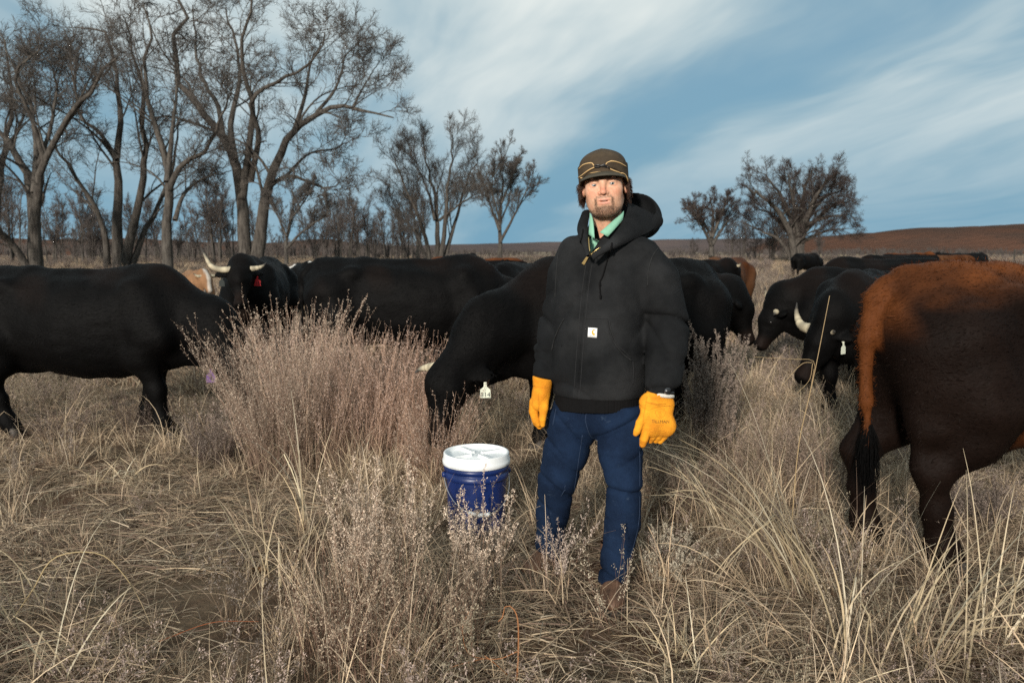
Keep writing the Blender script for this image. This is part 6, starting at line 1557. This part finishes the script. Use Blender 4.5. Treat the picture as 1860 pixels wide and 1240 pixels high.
        m_ = mesh_np('dead_leaf', np.concatenate([V, V + (0, 0, -0.0015)]), np.concatenate([Qd, Qd[:, ::-1] + len(V)]), colors=np.tile(np.array(col), (2 * len(V), 1)))
        o = obj('dead_leaf', m_, M_STRAW); o.location = tuple(g); o.rotation_euler = (0.2, 0.1, rz)
        return o
    for px, py, sz, c, lab in ((220, 1105, 0.034, (0.28, 0.22, 0.17), 'pale brown dead leaf lying on bare soil at the lower left'), (470, 1045, 0.040, (0.13, 0.065, 0.025), 'dark orange dead leaf standing in the grass left of the flowering weed'),
                               (350, 962, 0.03, (0.22, 0.12, 0.08), 'reddish dead leaf on the trampled ground left of the thicket'), (1400, 1040, 0.035, (0.32, 0.25, 0.17), 'pale dead leaf at the foot of the leaning bunch grass'),
                               (1515, 1095, 0.04, (0.30, 0.18, 0.11), 'brown curled leaf under the upright bunch grass'), (285, 975, 0.03, (0.26, 0.2, 0.15), 'grey-brown dead leaf on the bare ground below the left cow')):
        tag(leaf(px, py, sz, c, rs.rand() * 6), lab, 'leaf', 'dead leaves on the ground')
build_weeds()

# ---- ground cover nobody could count: tufts and litter scattered with geometry nodes
def scatter(name, label, pts, protos, cat, smin, smax, seed, tilt=0.15):
    rs = np.random.RandomState(seed); n = len(pts)
    me = bpy.data.meshes.new(name); me.vertices.add(n); me.vertices.foreach_set('co', np.asarray(pts, np.float32).ravel())
    at = me.attributes.new('rot', 'FLOAT_VECTOR', 'POINT'); at.data.foreach_set('vector', np.stack([rs.randn(n) * tilt, rs.randn(n) * tilt, rs.rand(n) * 6.283], 1).astype(np.float32).ravel())
    at = me.attributes.new('scl', 'FLOAT', 'POINT'); at.data.foreach_set('value', rs.uniform(smin, smax, n).astype(np.float32))
    at = me.attributes.new('pick', 'INT', 'POINT'); at.data.foreach_set('value', rs.randint(0, len(protos), n).astype(np.int32))
    me.update()
    o = obj(name, me); tag(o, label, cat, kind='stuff')
    ng = bpy.data.node_groups.new(name, 'GeometryNodeTree')
    ng.interface.new_socket('Geometry', in_out='INPUT', socket_type='NodeSocketGeometry'); ng.interface.new_socket('Geometry', in_out='OUTPUT', socket_type='NodeSocketGeometry')
    N = ng.nodes; gi = N.new('NodeGroupInput'); go = N.new('NodeGroupOutput')
    g2i = N.new('GeometryNodeGeometryToInstance')
    for p in reversed(protos):
        oi = N.new('GeometryNodeObjectInfo'); oi.inputs['Object'].default_value = p; oi.transform_space = 'ORIGINAL'
        ng.links.new(oi.outputs['Geometry'], g2i.inputs[0])
    iop = N.new('GeometryNodeInstanceOnPoints'); iop.inputs['Pick Instance'].default_value = True
    def attr(nm, tp):
        a = N.new('GeometryNodeInputNamedAttribute'); a.data_type = tp; a.inputs[0].default_value = nm; return a
    ng.links.new(gi.outputs[0], iop.inputs['Points']); ng.links.new(g2i.outputs[0], iop.inputs['Instance'])
    ng.links.new(attr('pick', 'INT').outputs[0], iop.inputs['Instance Index'])
    e2r = N.new('FunctionNodeEulerToRotation'); ng.links.new(attr('rot', 'FLOAT_VECTOR').outputs[0], e2r.inputs[0]); ng.links.new(e2r.outputs[0], iop.inputs['Rotation'])
    ng.links.new(attr('scl', 'FLOAT').outputs[0], iop.inputs['Scale'])
    ng.links.new(iop.outputs[0], go.inputs[0])
    md = o.modifiers.new('scatter', 'NODES'); md.node_group = ng
    return o

def build_cover():
    rs = np.random.RandomState(8)
    def proto(nm, geo, mat):
        V, Q, c = geo; me = mesh_np(nm, V, Q, colors=c); me.materials.append(mat); return bpy.data.objects.new(nm, me)     # never linked: only its geometry is used
    flatc = STRAWS * 0.9
    litter = []
    for i in range(6):
        n = 300; a = rs.rand(n) * 6.28; r = 0.30 * np.sqrt(rs.rand(n)); b = np.stack([np.cos(a) * r, np.sin(a) * r, rs.uniform(0.002, 0.03, n)], 1)
        litter.append(proto('litter', blades(rs, n, b, (0.05, 0.28), (74, 97), (0.0009, 0.0026), 0.25, 4, 0.2, None, flatc), M_STRAW))
    tuft = [proto('tuft', joinc([blades(rs, 46, 0.05, (0.06, 0.24), (5, 60), (0.0007, 0.0019), 0.7, 5, 0.2), blades(rs, 20, 0.09, (0.05, 0.18), (40, 85), (0.0007, 0.0016), 0.5, 4, 0.2)]), M_STRAW) for i in range(7)]
    forb = [proto('forb', weed_stems(rs, 16, 0.30, 0.5, 0.0010, 0.05, (0.14, 0.095, 0.065), c_, 16, 4, 0.35, 0.0050), M_WEED) for c_ in ((0.33, 0.27, 0.20), (0.28, 0.24, 0.17), (0.36, 0.28, 0.24), (0.22, 0.18, 0.15))]
    sage = [proto('sage', weed_stems(rs, 60, 0.48, 0.5, 0.0022, 0.10, (0.10, 0.072, 0.058), c_, 14, 4, 0.3, 0.010), M_WEED) for c_ in ((0.21, 0.17, 0.15), (0.24, 0.195, 0.155), (0.18, 0.145, 0.125))]
    farg = [proto('far_tuft', blades(rs, 60, 0.22, (0.18, 0.48), (5, 50), (0.004, 0.008), 0.6, 3, 0.1, None, STRAWS * 0.95), M_STRAW) for i in range(4)]
    def wedge(n, d0, d1, power=1.0, margin=1.4, k=0.70):
        d = (d0 ** 2 + (d1 ** 2 - d0 ** 2) * rs.rand(n) ** power) ** 0.5; x = (rs.rand(n) * 2 - 1) * (k * d + margin)
        return x, d
    def keep(x, y, f, seed, lo, hi):
        v = wob(np.stack([x, y, 0 * x], 1), f, seed); return rs.rand(len(x)) < sstep(lo, hi, v)
    def pts(x, y, dz=0.0): return np.stack([x, y, ground_z(x, y) + dz], 1)
    def off_person(x, y, rad=0.12):
        f1 = np.hypot(x - 0.415, y - 3.26) > rad; f2 = np.hypot(x - 0.165, y - 3.55) > rad; f3 = np.hypot(x + 0.17, y - 3.95) > 0.17
        return f1 & f2 & f3
    x, y = wedge(2300, 1.7, 9.5, margin=2.2); m = off_person(x, y, 0.2) & (rs.rand(len(x)) < 0.12 + 0.88 * sstep(-0.5, 0.5, wob(np.stack([x, y, 0 * x], 1), 3.1, 2)))
    scatter('straw_litter', 'flattened dry straw littering the soil of the pasture', pts(x[m], y[m]), litter, 'straw', 0.7, 1.3, 1, 0.06)
    x, y = wedge(6200, 1.7, 10.5, margin=2.2); m = off_person(x, y) & keep(x, y, 2.3, 4, -0.6, 0.8) & ~((x < -0.55) & (x > -3.4) & (y > 3.0) & (y < 6.3) & (rs.rand(len(x)) < 0.74)) & ~((x > 0.10) & (x < 0.56) & (y > 2.80) & (y < 3.6) & (rs.rand(len(x)) < 0.75))
    scatter('short_grass', 'short dry grass growing all over the near pasture', pts(x[m], y[m]), tuft, 'grass', 0.6, 1.35, 2)
    pale = [proto('pale_tuft', joinc([blades(rs, 14, 0.05, (0.22, 0.52), (3, 45), (0.0012, 0.0030), 0.9, 7, 0.3, None, STRAWS[[0, 3, 1]] * 1.1), blades(rs, 26, 0.08, (0.10, 0.30), (5, 60), (0.0008, 0.0018), 0.8, 5, 0.2)]), M_STRAW) for i in range(6)]
    x, y = wedge(1750, 1.8, 9.5, margin=2.2); m = off_person(x, y, 0.2) & (rs.rand(len(x)) < sstep(-0.9, 0.9, wob(np.stack([x, y, 0 * x], 1), 1.3, 3) + 0.55 * np.clip(x + 0.3, -1.2, 0.8))) & ~((x > -0.30) & (x < 0.60) & (y > 2.55) & (y < 3.9))
    scatter('pale_grass', 'loose pale straw grass standing among the weeds of the near pasture', pts(x[m], y[m]), pale, 'grass', 0.6, 1.2, 9)
    x, y = wedge(2000, 1.8, 10.5); m = off_person(x, y, 0.16) & keep(x, y, 1.9, 1, -0.3, 0.8) & ~((x < -0.6) & (x > -3.4) & (y > 3.0) & (y < 6.3) & (rs.rand(len(x)) < 0.75)) & ~((x > -0.02) & (x < 0.60) & (y > 2.65) & (y < 3.7))
    scatter('low_weeds', 'low wiry dry weeds mixed into the near grass', pts(x[m], y[m]), forb, 'weed', 0.5, 1.2, 3)
    x, y = wedge(1900, 8.5, 22.0, margin=3.0, k=0.9); m = keep(x, y, 1.2, 3, -0.8, 0.6)
    scatter('middle_weeds', 'grey-brown weeds growing among the cattle', pts(x[m], y[m]), sage, 'weed', 0.5, 1.1, 4)
    x, y = wedge(11500, 8.0, 34.0, margin=4.0, k=0.9); m = keep(x, y, 0.8, 2, -1.2, 0.2)
    scatter('middle_grass', 'dry tan grass of the middle pasture', pts(x[m], y[m]), farg, 'grass', 0.5, 1.1, 5)
    x, y = wedge(21000, 30.0, 170.0, margin=8.0, k=0.95); m = keep(x, y, 0.16, 4, -1.0, 0.3)
    scatter('far_grass', 'tan grass of the far pasture', pts(x[m], y[m]), farg, 'grass', 0.7, 1.6, 6)
    x, y = wedge(4800, 20.0, 140.0, margin=8.0, k=0.95); m = keep(x, y, 0.10, 1, -0.5, 0.5)
    scatter('far_weeds', 'grey weeds dotting the far pasture', pts(x[m], y[m]), sage, 'weed', 0.8, 2.0, 7)
build_cover()
# ------------------------------------------------------------------ bucket
def build_bucket():
    M_BLUE = material('blue_plastic', (0.006, 0.020, 0.105), 0.38, var=0.12, vscale=14, bump=0.05, bscale=60, spec=0.45)
    M_LID = material('white_plastic', (0.74, 0.76, 0.76), 0.42, var=0.05, vscale=20, bump=0.05, bscale=40, spec=0.4)
    M_WIRE = material('bail_wire', (0.45, 0.46, 0.47), 0.4, metal=0.8)
    g = ground_at(866, 966)
    rt = thing('bucket', 'blue plastic bucket with a white screw lid standing in the weeds beside the person', 'bucket', tuple(g))
    rt.scale = (1.11, 1.11, 1.11)
    def lathe(prof, k=48):
        prof = np.array(prof); th = np.arange(k) * 2 * np.pi / k
        V = np.stack([prof[:, 0:1] * np.cos(th), prof[:, 0:1] * np.sin(th), np.repeat(prof[:, 1:2], k, 1)], -1)
        i = (np.arange(len(prof) - 1)[:, None] * k + np.arange(k)[None]); j = (np.arange(len(prof) - 1)[:, None] * k + (np.arange(k)[None] + 1) % k)
        return V.reshape(-1, 3), np.stack([i, j, j + k, i + k], -1).reshape(-1, 4)
    pail = part('pail', mesh_np('pail', *lathe([(0.001, 0.004), (0.118, 0.004), (0.125, 0.0), (0.130, 0.006), (0.133, 0.05), (0.1375, 0.20), (0.1405, 0.268), (0.1405, 0.272), (0.149, 0.274), (0.150, 0.280), (0.1505, 0.300), (0.1435, 0.303), (0.1438, 0.310), (0.1515, 0.312), (0.152, 0.330), (0.145, 0.334), (0.145, 0.352), (0.140, 0.352)])), M_BLUE, rt)
    lid = part('lid', mesh_np('lid', *lathe([(0.154, 0.336), (0.157, 0.338), (0.158, 0.356), (0.1545, 0.359), (0.1545, 0.366), (0.153, 0.368), (0.153, 0.386), (0.150, 0.390), (0.144, 0.390), (0.141, 0.386), (0.140, 0.372), (0.134, 0.370), (0.06, 0.370), (0.055, 0.372), (0.001, 0.372)], 64)), M_LID, rt)
    ribs = []
    for k in range(4):
        a = k * math.pi / 2 + 0.35; d = np.array((math.cos(a), math.sin(a), 0)); s = np.array((-d[1], d[0], 0))
        p0, p1 = d * 0.03, d * 0.139; c = []
        for p, hh in ((p0, 0.384), (p1, 0.384)):
            for w, z in ((-0.011, 0.3685), (0.011, 0.3685), (0.008, hh), (-0.008, hh)): c.append(p + s * w + (0, 0, z))
        q = np.array([(3, 2, 1, 0), (4, 5, 6, 7), (0, 1, 5, 4), (1, 2, 6, 5), (2, 3, 7, 6), (3, 0, 4, 7)])
        part('lid_rib', mesh_np('lid_rib', np.array(c), q, smooth=False), M_LID, lid)
    # wire bail hanging down the front with its white grip
    rt.rotation_euler = (0, 0, R(14))
    th = np.linspace(0, math.pi, 40); drop = np.sin(th)
    pts = np.stack([-0.153 * np.cos(th), -0.152 * np.sin(th) - 0.006 * drop, 0.290 - 0.155 * drop ** 0.8], 1)
    b = part('handle', mesh_np('handle', *tube(pts, 0.0021, 7)), M_WIRE, rt)
    m = (th > R(62)) & (th < R(104))
    part('grip', mesh_np('grip', *tube(pts[m], 0.0095, 10)), M_LID, b)
    for sx in (-1, 1):
        V, Q = tube(np.array(((sx * 0.148, 0, 0.290), (sx * 0.162, 0, 0.290))), (0.016, 0.011), 14); part('handle_ear', mesh_np('handle_ear', V, Q), M_BLUE, rt)
build_bucket()
